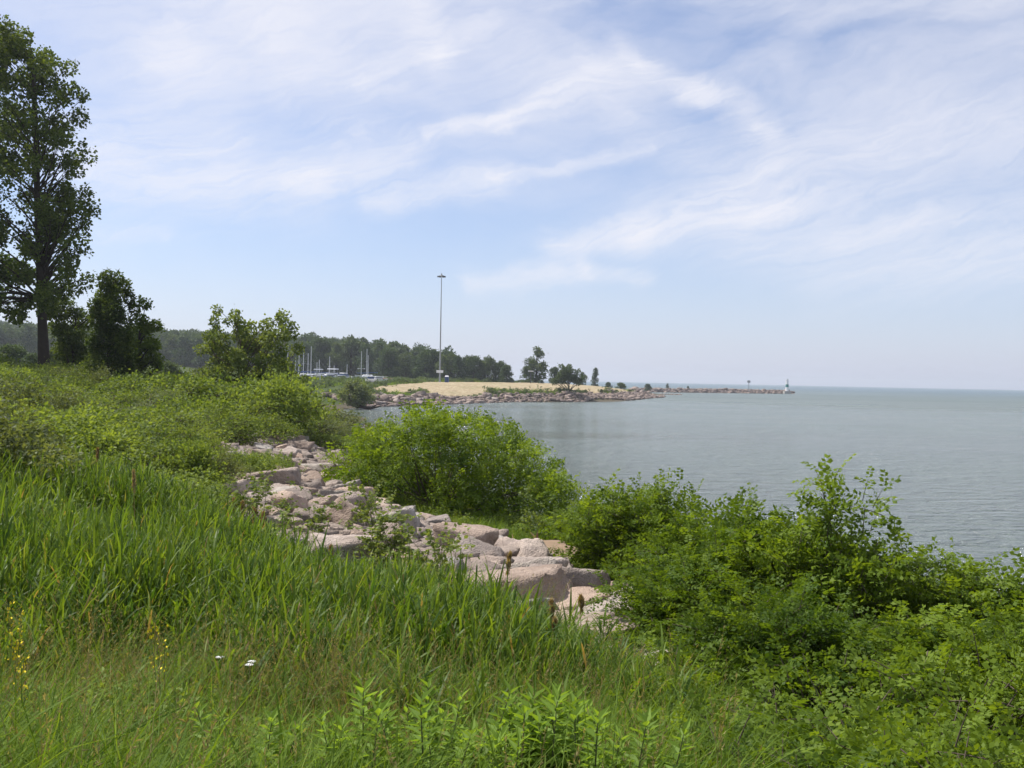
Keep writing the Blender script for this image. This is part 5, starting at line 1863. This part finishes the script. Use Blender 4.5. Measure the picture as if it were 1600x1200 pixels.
# high light mast
Y = 335
x = P(687, 600, Y)[0]
z = z1(x, Y)
top = P(690, 429, Y)
mast = empty('light_mast', (x, Y, z - .1), 'very tall grey light mast with a ring of lamps behind the hay field', 'light mast')
lx = top[0] - x
H = top[2] - z
g = Geo()
g.tube([(lx * t, 0, H * t) for t in np.linspace(0, 1, 9)], np.linspace(.30, .11, 9), 12)
part('pole', g, M['steel'], mast, True)
g = Geo()
rr = [(lx + 0.95 * math.cos(a), 0.95 * math.sin(a), H - .35) for a in np.linspace(0, 2 * math.pi, 17)]
g.tube(rr, .09, 6)
for a in np.linspace(0, 2 * math.pi, 5)[:-1]:
    g.tube([(lx, 0, H - .1), (lx + 0.95 * math.cos(a), 0.95 * math.sin(a), H - .35)], .07, 5)
part('lamp_ring', g, M['steel'], mast)
g = Geo()
g.tube([(lx, 0, H - .1), (lx, 0, H + .5)], [.3, .12], 8, cap=True)
part('cap', g, M['steel'], mast)
lampg = Geo()
lampg.box((-.35, -.3, -.35), (.35, .3, .1), taper=.6)
lm = lampg.mesh('lamp', M['dark_metal'])
for a in np.linspace(0, 2 * math.pi, 7)[:-1]:
    link('lamp', lm, mast, (lx + 1.15 * math.cos(a), 1.15 * math.sin(a), H - .45), (0, 0, a))
g = Geo()
g.box((-1.15, -.62, 3.4), (1.15, -.50, 4.3))
part('sign_board', g, M['white'], mast)
g = Geo()
g.box((-.75, -.75, -.1), (.75, .75, .35), taper=.8)
part('footing', g, M['concrete'], mast)

# portable toilet
x = P(698, 600, 333)[0]
z = z1(x, 333)
toi = empty('portable_toilet', (x, 333, z), 'blue portable toilet with a white roof beside the light mast', 'portable toilet')
g = Geo()
g.box((-.65, -.65, 0), (.65, .65, 2.0), taper=.96)
part('cabin', g, M['blue_plastic'], toi)
g = Geo()
g.box((-.72, -.72, 2.0), (.72, .72, 2.45), taper=.6)
part('roof', g, M['white'], toi)
g = Geo()
g.box((-.45, -.70, .12), (.45, -.655, 1.9))
part('door', g, M['blue_cover'], toi)

# short lamp post with a flat white head
x = P(829, 600, 345)[0]
z = z1(x, 345)
lp = empty('lamp_post', (x, 345, z), 'short dark lamp post with a flat white head in front of the cottonwood', 'lamp post')
g = Geo()
g.tube([(0, 0, 0), (0, 0, 4.2)], [.16, .12], 8)
part('post', g, M['dark_metal'], lp)
g = Geo()
g.box((-1.0, -.3, 4.2), (1.0, .3, 4.5), taper=.9)
part('lamp_head', g, M['white'], lp)

# bench under the field tree
x = P(896, 600, 283)[0]
bn = empty('bench', (x, 283, z1(x, 283)), 'dark bench in the shade right of the field tree trunk', 'bench')
for nm, lo, hi in (('seat', (-.9, -.25, .42), (.9, .25, .50)), ('backrest', (-.9, .22, .55), (.9, .28, 1.05)), ('leg', (-.8, -.2, 0), (-.7, .25, .42)), ('leg', (.7, -.2, 0), (.8, .25, .42))):
    g = Geo()
    g.box(lo, hi)
    part(nm, g, M['dark_metal'], bn)

# breakwater light tower
Y = 622
x = P(1230, 600, Y)[0]
tw = empty('light_tower', (x, Y, .9), 'round white light tower with a green band near the end of the breakwater', 'light tower')
g = Geo()
g.box((-2.2, -2.2, -1.2), (2.2, 2.2, .9), taper=.9)
part('base', g, M['concrete'], tw)
g = Geo()
g.tube([(0, 0, .9), (0, 0, 3.3)], [1.0, .95], 16)
part('lower_drum', g, M['white'], tw, True)
g = Geo()
g.tube([(0, 0, 3.3), (0, 0, 5.1)], [.97, .93], 16)
part('green_band', g, M['green_paint'], tw, True)
g = Geo()
g.tube([(0, 0, 5.1), (0, 0, 7.7)], [.93, .88], 16, cap=True)
part('upper_drum', g, M['white'], tw, True)
g = Geo()
g.tube([(0, 0, 7.7), (0, 0, 7.85)], [1.05, 1.05], 16, cap=True)
g.tube([(1.0 * math.cos(a), 1.0 * math.sin(a), 8.35) for a in np.linspace(0, 2 * math.pi, 13)], .04, 4)
part('railing', g, M['offwhite'], tw)
g = Geo()
g.tube([(.3, 0, 7.85), (.3, 0, 8.6), (.3, 0, 8.7)], [.18, .18, .05], 8)
part('lantern', g, M['dark_metal'], tw)

# round day marker
Y = 600
x = P(1170, 600, Y)[0]
mk = empty('day_marker', (x, Y, .9), 'slim grey post with a round board on the breakwater left of the light tower', 'marker post')
g = Geo()
g.tube([(0, 0, 0), (0, 0, 6.0)], [.20, .16], 8)
part('post', g, M['steel'], mk)
g = Geo()
dd = [(1.05 * math.cos(a), 0, 6.3 + .8 * math.sin(a)) for a in np.linspace(0, 2 * math.pi, 17)[:-1]]
V = [(a, -.06, c) for a, b, c in dd] + [(a, .06, c) for a, b, c in dd]
g.add(V, [list(range(16))])
g.add(V, [list(range(31, 15, -1))])
g.add(V, [[i, i + 16, (i + 1) % 16 + 16, (i + 1) % 16] for i in range(16)])
part('round_board', g, M['steel'], mk)

# weathered timber ramp at the left end of the far bank
Y = 195
x = P(505, 600, Y)[0]
rp = empty('ramp', (x, Y, 1.9), 'weathered grey timber ramp among bushes left of the leaning willow', 'ramp', -.35)
bg_ = Geo()
bg_.box((-2.9, -.32, -.06), (2.9, .32, .06))
bm_ = bg_.mesh('plank', M['wood_grey'])
for i in range(6):
    link('plank', bm_, rp, (0, (i - 2.5) * .68, .35 - i * .02))
g = Geo()
for s in (-2.5, 2.5):
    g.box((s - .12, -2.2, -.9), (s + .12, 2.2, .26))
part('beams', g, M['wood_grey'], rp)
x = P(500, 600, 215)[0]
o = empty('marker_stake', (x, 215, z1(x, 215)), 'thin pale stake on the grass bank above the ramp', 'stake')
g = Geo()
g.tube([(0, 0, 0), (0, 0, 2.6)], [.09, .08], 6, cap=True)
part('stake_post', g, M['offwhite'], o)

# thin rail at the left edge of the photo
g = Geo()
fr = empty('rail_fence', (P(20, 600, 44)[0], 44, z1(P(20, 600, 44)[0], 44)), 'low dark rail on posts crossing the grass at the left edge', 'fence')
g = Geo()
g.tube([(-3.5, 0, .62), (1.2, 0, .62)], .035, 6)
part('rail', g, M['dark_metal'], fr)
pg = Geo()
pg.tube([(0, 0, -.2), (0, 0, .66)], .045, 6, cap=True)
pm = pg.mesh('post', M['dark_metal'])
for xx in (-3.4, -1.1, 1.1):
    link('post', pm, fr, (xx, 0, 0))

# ------------------------------------------------------------------ boats laid up behind the grass bank


def hull_geo(L, B, D, flare=.75, stern=.85):
    """Lofted hull: stations from stern to bow, keel at z = 0."""
    g_ = Geo()
    st = []
    ns, m = 9, 7
    for i in range(ns):
        t = i / (ns - 1)
        w = B / 2 * (stern + (1 - stern) * math.sin(min(1, t * 2) * math.pi / 2)) * (1 - max(0, (t - .45) / .55) ** 2.2)
        sheer = D * (1 + .18 * t * t)
        keel = D * .30 * max(0, (t - .72) / .28) ** 2
        row = []
        for j in range(m):
            u = j / (m - 1) * 2 - 1
            au = abs(u)
            yy = math.copysign(w * (au ** .55 if au > 0 else 0), u) if au > 0 else 0
            zz_ = keel + (sheer - keel) * au ** 1.6
            yy *= flare + (1 - flare) * au
            row.append((t * L - L / 2, yy, zz_))
        st.append(row)
    V_ = [p for r_ in st for p in r_]
    F_ = [[i * m + j, (i + 1) * m + j, (i + 1) * m + j + 1, i * m + j + 1] for i in range(ns - 1) for j in range(m - 1)]
    g_.add(V_, F_)
    g_.add(st[0], [list(range(m))])
    deck = [r_[0] for r_ in st] + [r_[-1] for r_ in reversed(st)]
    gd = Geo()
    gd.add([(a, b * .97, c - .03) for a, b, c in deck], [list(range(len(deck)))[::-1]])
    return g_, gd


def cradle(par, L, B, zk):
    g_ = Geo()
    for s in (-.3, .25):
        g_.box((s * L - .15, -B * .4, 0), (s * L + .15, B * .4, .2))
        g_.box((s * L - .18, -.2, .2), (s * L + .18, .2, zk + .05))
        for q in (-1, 1):
            g_.tube([(s * L, q * B * .38, .1), (s * L, q * B * .30, zk + .55)], .06, 5)
    part('cradle', g_, M['dark_metal'], par)


def motor_boat(loc, rz, L, label, cover=None, bridge=True):
    B, D, zk = L * .33, L * .15, .45
    r = empty('motor_boat', loc, label, 'boat', rz, 'boats laid up beyond the grass bank')
    hg, dg_ = hull_geo(L, B, D)
    h = part('hull', hg, M['white'] if cover != 'dark' else M['blue_cover'], r, True)
    h.location.z = zk
    d = part('deck', dg_, M['offwhite'], r)
    d.location.z = zk
    cradle(r, L, B, zk)
    z0 = zk + D
    g_ = Geo()
    g_.box((-L * .12, -B * .36, z0 - .1), (L * .24, B * .36, z0 + L * .10), taper=.82)
    cb = part('cabin', g_, M['white'], r)
    g_ = Geo()
    g_.box((-L * .11, -B * .368, z0 + L * .03), (L * .225, B * .368, z0 + L * .07), taper=.93)
    part('windows', g_, M['glass'], r)
    if bridge:
        g_ = Geo()
        for sx2 in (-.08, .12):
            for q in (-.28, .28):
                g_.tube([(L * sx2, B * q, z0 + L * .09), (L * sx2, B * q, z0 + L * .21)], .035, 5)
        part('frame', g_, M['steel'], r)
        g_ = Geo()
        g_.box((-L * .12, -B * .33, z0 + L * .205), (L * .17, B * .33, z0 + L * .235), taper=.92)
        part('canopy', g_, M['white'], r)
    if cover:
        g_ = Geo()
        g_.box((-L * .46, -B * .38, z0 - .02), (-L * .13, B * .38, z0 + L * .07), taper=.8)
        part('cockpit_cover', g_, M['blue_cover'], r)
    g_ = Geo()
    g_.tube([(L * .2, -B * .25, z0 + .5), (L * .38, -B * .18, z0 + .55), (L * .49, 0, z0 + .65), (L * .38, B * .18, z0 + .55), (L * .2, B * .25, z0 + .5)], .03, 4)
    part('bow_rail', g_, M['mast'], r)
    return r


def sail_boat(loc, rz, L, mh, label, hullmat='white'):
    B, D, zk = L * .30, L * .13, .9
    r = empty('sail_boat', loc, label, 'boat', rz, 'masted boats laid up beyond the grass bank')
    hg, dg_ = hull_geo(L, B, D, .6, .65)
    h = part('hull', hg, M[hullmat], r, True)
    h.location.z = zk
    d = part('deck', dg_, M['offwhite'], r)
    d.location.z = zk
    g_ = Geo()
    g_.box((-L * .1, -.08, .15), (L * .08, .08, zk + .15), taper=1.1)
    part('keel', g_, M['dark_metal'], r)
    cradle(r, L, B, zk)
    z0 = zk + D
    g_ = Geo()
    g_.box((-L * .12, -B * .28, z0), (L * .2, B * .28, z0 + .45), taper=.85)
    part('cabin', g_, M['white'], r)
    g_ = Geo()
    g_.tube([(L * .08, 0, z0), (L * .08, 0, mh)], [.13, .10], 7, cap=True)
    part('mast', g_, M['mast'], r)
    g_ = Geo()
    g_.tube([(L * .08, -1.0, mh * .62), (L * .08, 1.0, mh * .62)], .05, 5)
    part('spreader', g_, M['mast'], r)
    g_ = Geo()
    g_.tube([(L * .06, 0, z0 + 1.1), (-L * .32, 0, z0 + 1.05)], .11, 6, cap=True)
    part('boom', g_, M['blue_cover'], r)
    g_ = Geo()
    for q in (-1, 1):
        g_.tube([(L * .08, q * B * .45, z0), (L * .08, q * 1.0, mh * .62), (L * .08, 0, mh * .96)], .014, 3)
    g_.tube([(L * .49, 0, z0 + .1), (L * .08, 0, mh * .97)], .014, 3)
    g_.tube([(-L * .49, 0, z0 + .1), (L * .08, 0, mh * .98)], .014, 3)
    part('rigging', g_, M['steel'], r)
    return r


def gp(px, Y):
    x = P(px, 600, Y)[0]
    return (x, Y, z1(x, Y) - .02)


for px, yt, Y, L, rz, mat, lab in [
    (447, 547, 285, 8.5, .4, 'white', 'leftmost masted boat, half hidden by the poplar'), (471, 554, 300, 8, 2.6, 'white', 'masted boat second from the left'), (483, 541, 290, 10, .2, 'white', 'sailing boat with the tallest mast in the boat yard'),
    (486, 552, 310, 9, 2.9, 'blue_cover', 'dark hulled masted boat right behind the tallest mast'), (460, 558, 320, 8, .3, 'white', 'slim masted boat between the two leftmost masts'), (478, 551, 325, 8, 2.7, 'white', 'masted boat just left of the tallest mast'), (494, 566, 318, 7, .4, 'white', 'short masted boat right of the tallest mast'), (503, 562, 322, 7.5, 2.8, 'white', 'short masted boat between the tallest mast and the middle one'), (541, 569, 312, 7, .3, 'white', 'last short mast at the right of the boat cluster'), (513, 557, 300, 8.5, .5, 'white', 'masted boat standing in the middle of the white motor boats'), (526, 571, 315, 7, 2.8, 'white', 'small sailing boat with the shortest mast'),
    (573, 555, 300, 8.5, .3, 'white', 'masted boat behind the willow, left of the pair'), (578, 545, 310, 9.5, 2.9, 'white', 'masted boat behind the willow, right and taller of the pair')]:
    l = gp(px - 2, Y)
    top = P(px, yt, Y)[2]
    sail_boat(l, rz, L, top - l[2], lab, mat)
for px, Y, L, rz, cov, br, lab in [
    (492, 280, 7.5, .3, None, False, 'low white motor boat at the left of the boat cluster'), (496, 292, 9.5, .15, 'blue', True, 'white cruiser with a raised canopy, left in the boat cluster'), (505, 276, 6.5, 2.8, 'dark', False, 'small dark hulled motor boat in front of the cruisers'),
    (512, 284, 8, .6, None, False, 'white motor boat with its bow to the right, middle of the cluster'), (521, 296, 10, 2.9, 'blue', True, 'white cruiser with a flat white top, right in the cluster'), (531, 286, 7, .2, None, False, 'white motor boat at the right end of the cluster'),
    (478, 284, 7, 2.7, None, False, 'white motor boat farthest left beside the shrubs'), (283, 262, 5, .1, None, False, 'white boat roof showing between the shrub and the poplar'), (589, 262, 6.0, .3, 'blue', False, 'white motor boat at the foot of the gravel track'), (537, 300, 7, 2.5, None, True, 'white motor boat behind the right end of the cluster')]:
    motor_boat(gp(px, Y), rz, L, lab, cov, br)

# lamp pole with two heads between the boats
l = gp(564, 285)
dp = empty('double_lamp_post', l, 'pole with two small lamp arms left of the masted pair', 'lamp post')
hh = P(564, 549, 285)[2] - l[2]
g = Geo()
g.tube([(0, 0, 0), (0, 0, hh)], [.13, .09], 8, cap=True)
part('pole', g, M['mast'], dp)
zz_ = P(564, 576, 285)[2] - l[2]
g = Geo()
g.tube([(-.9, 0, zz_), (.9, 0, zz_)], .05, 5)
part('cross_arm', g, M['mast'], dp)
for s in (-.9, .9):
    g = Geo()
    g.box((s - .2, -.15, zz_ - .12), (s + .2, .15, zz_ + .06))
    part('lamp_head', g, M['white'], dp)

# two white hooped frames
for px, lab in ((573, 'white hooped frame, left one beside the masted pair'), (580, 'white hooped frame, right one beside the masted pair')):
    l = gp(px, 272)
    hf = empty('hoop_frame', l, lab, 'frame', .5)
    zt = P(px, 588, 272)[2] - l[2]
    for q in (-.35, .35):
        g = Geo()
        g.tube([(-.9, q, 0), (-.85, q, zt * .55), (-.5, q, zt * .9), (0, q, zt), (.5, q, zt * .85), (.8, q, zt * .5), (.85, q, 0)], .07, 6)
        part('hoop', g, M['white'], hf)
    g = Geo()
    for (a, c) in ((-.85, zt * .55), (0, zt), (.8, zt * .5)):
        g.tube([(a, -.35, c), (a, .35, c)], .05, 5)
    part('brace', g, M['white'], hf)

# vehicles on the track


def car(loc, rz, paint, label, van=False):
    r = empty('parked_car' if not van else 'parked_van', loc, label, 'van' if van else 'car', rz)
    g_ = Geo()
    prof = [(-2.2, .35), (-2.2, .85), (-1.9, 1.0), (1.0, 1.0), (2.1, .85), (2.2, .6), (2.2, .35)]
    V_ = [(a, -.88, c) for a, c in prof] + [(a, .88, c) for a, c in prof]
    n = len(prof)
    g_.add(V_, [list(range(n))[::-1]])
    g_.add(V_, [list(range(n, 2 * n))])
    g_.add(V_, [[i, (i + 1) % n, (i + 1) % n + n, i + n] for i in range(n)])
    part('body', g_, M[paint], r)
    zt = 2.0 if van else 1.5
    x0, x1, a0, a1 = (-2.1, 1.2, -2.05, .6) if van else (-1.6, 1.0, -1.2, .35)
    for nm, mt, ex, e0, e1 in (('windows', 'glass', .0, 0, .0), ('roof', paint, .02, 0, 0)):
        g_ = Geo()
        if nm == 'windows':
            b_ = [(x0, -.82, 1.0), (x1, -.82, 1.0), (x1, .82, 1.0), (x0, .82, 1.0), (a0, -.68, zt - .06), (a1, -.68, zt - .06), (a1, .68, zt - .06), (a0, .68, zt - .06)]
        else:
            b_ = [(a0, -.7, zt - .06), (a1, -.7, zt - .06), (a1, .7, zt - .06), (a0, .7, zt - .06), (a0 + .1, -.62, zt), (a1 - .1, -.62, zt), (a1 - .1, .62, zt), (a0 + .1, .62, zt)]
        g_.add(b_, [[3, 2, 1, 0], [4, 5, 6, 7], [0, 1, 5, 4], [1, 2, 6, 5], [2, 3, 7, 6], [3, 0, 4, 7]])
        part(nm, g_, M[mt], r)
    wg = Geo()
    wg.tube([(0, -.1, 0), (0, .1, 0)], .34, 14, cap=True)
    wm = wg.mesh('wheel', M['rubber'])
    for a in (-1.4, 1.4):
        for b in (-.82, .82):
            link('wheel', wm, r, (a, b, .34))
    return r


x, y, z = gp(604, 285)
car((x, y, z), 1.3, 'red_paint', 'dark red car parked on the gravel track')
x, y, z = gp(611, 300)
car((x, y, z), 1.25, 'red_paint', 'second red car farther up the gravel track')
x, y, z = gp(584, 268)
car((x, y, z), 1.2, 'white', 'white van at the lower end of the gravel track', True)
x, y, z = gp(594, 272)
car((x, y, z), 1.3, 'blue_cover', 'dark blue car beside the white van')

# ------------------------------------------------------------------ haze
g = Geo()
g.box((-8600, -8600, -6.5), (8600, 8600, 62))
hz = g.mesh('haze', [])
hm = bpy.data.materials.new('haze_air')
hm.use_nodes = True
t = NT(hm.node_tree)
o_ = t.n('ShaderNodeOutputMaterial')
pv = t.n('ShaderNodeVolumePrincipled')
pv.inputs['Color'].default_value = c4(0.86, 0.92, 1.0)
pv.inputs['Density'].default_value = HAZE_DENSITY
pv.inputs['Anisotropy'].default_value = 0.3
t.t.links.new(pv.outputs[0], o_.inputs['Volume'])
hz.materials.append(hm)
kind(link('haze', hz), 'stuff', 'thin summer haze over the lake')
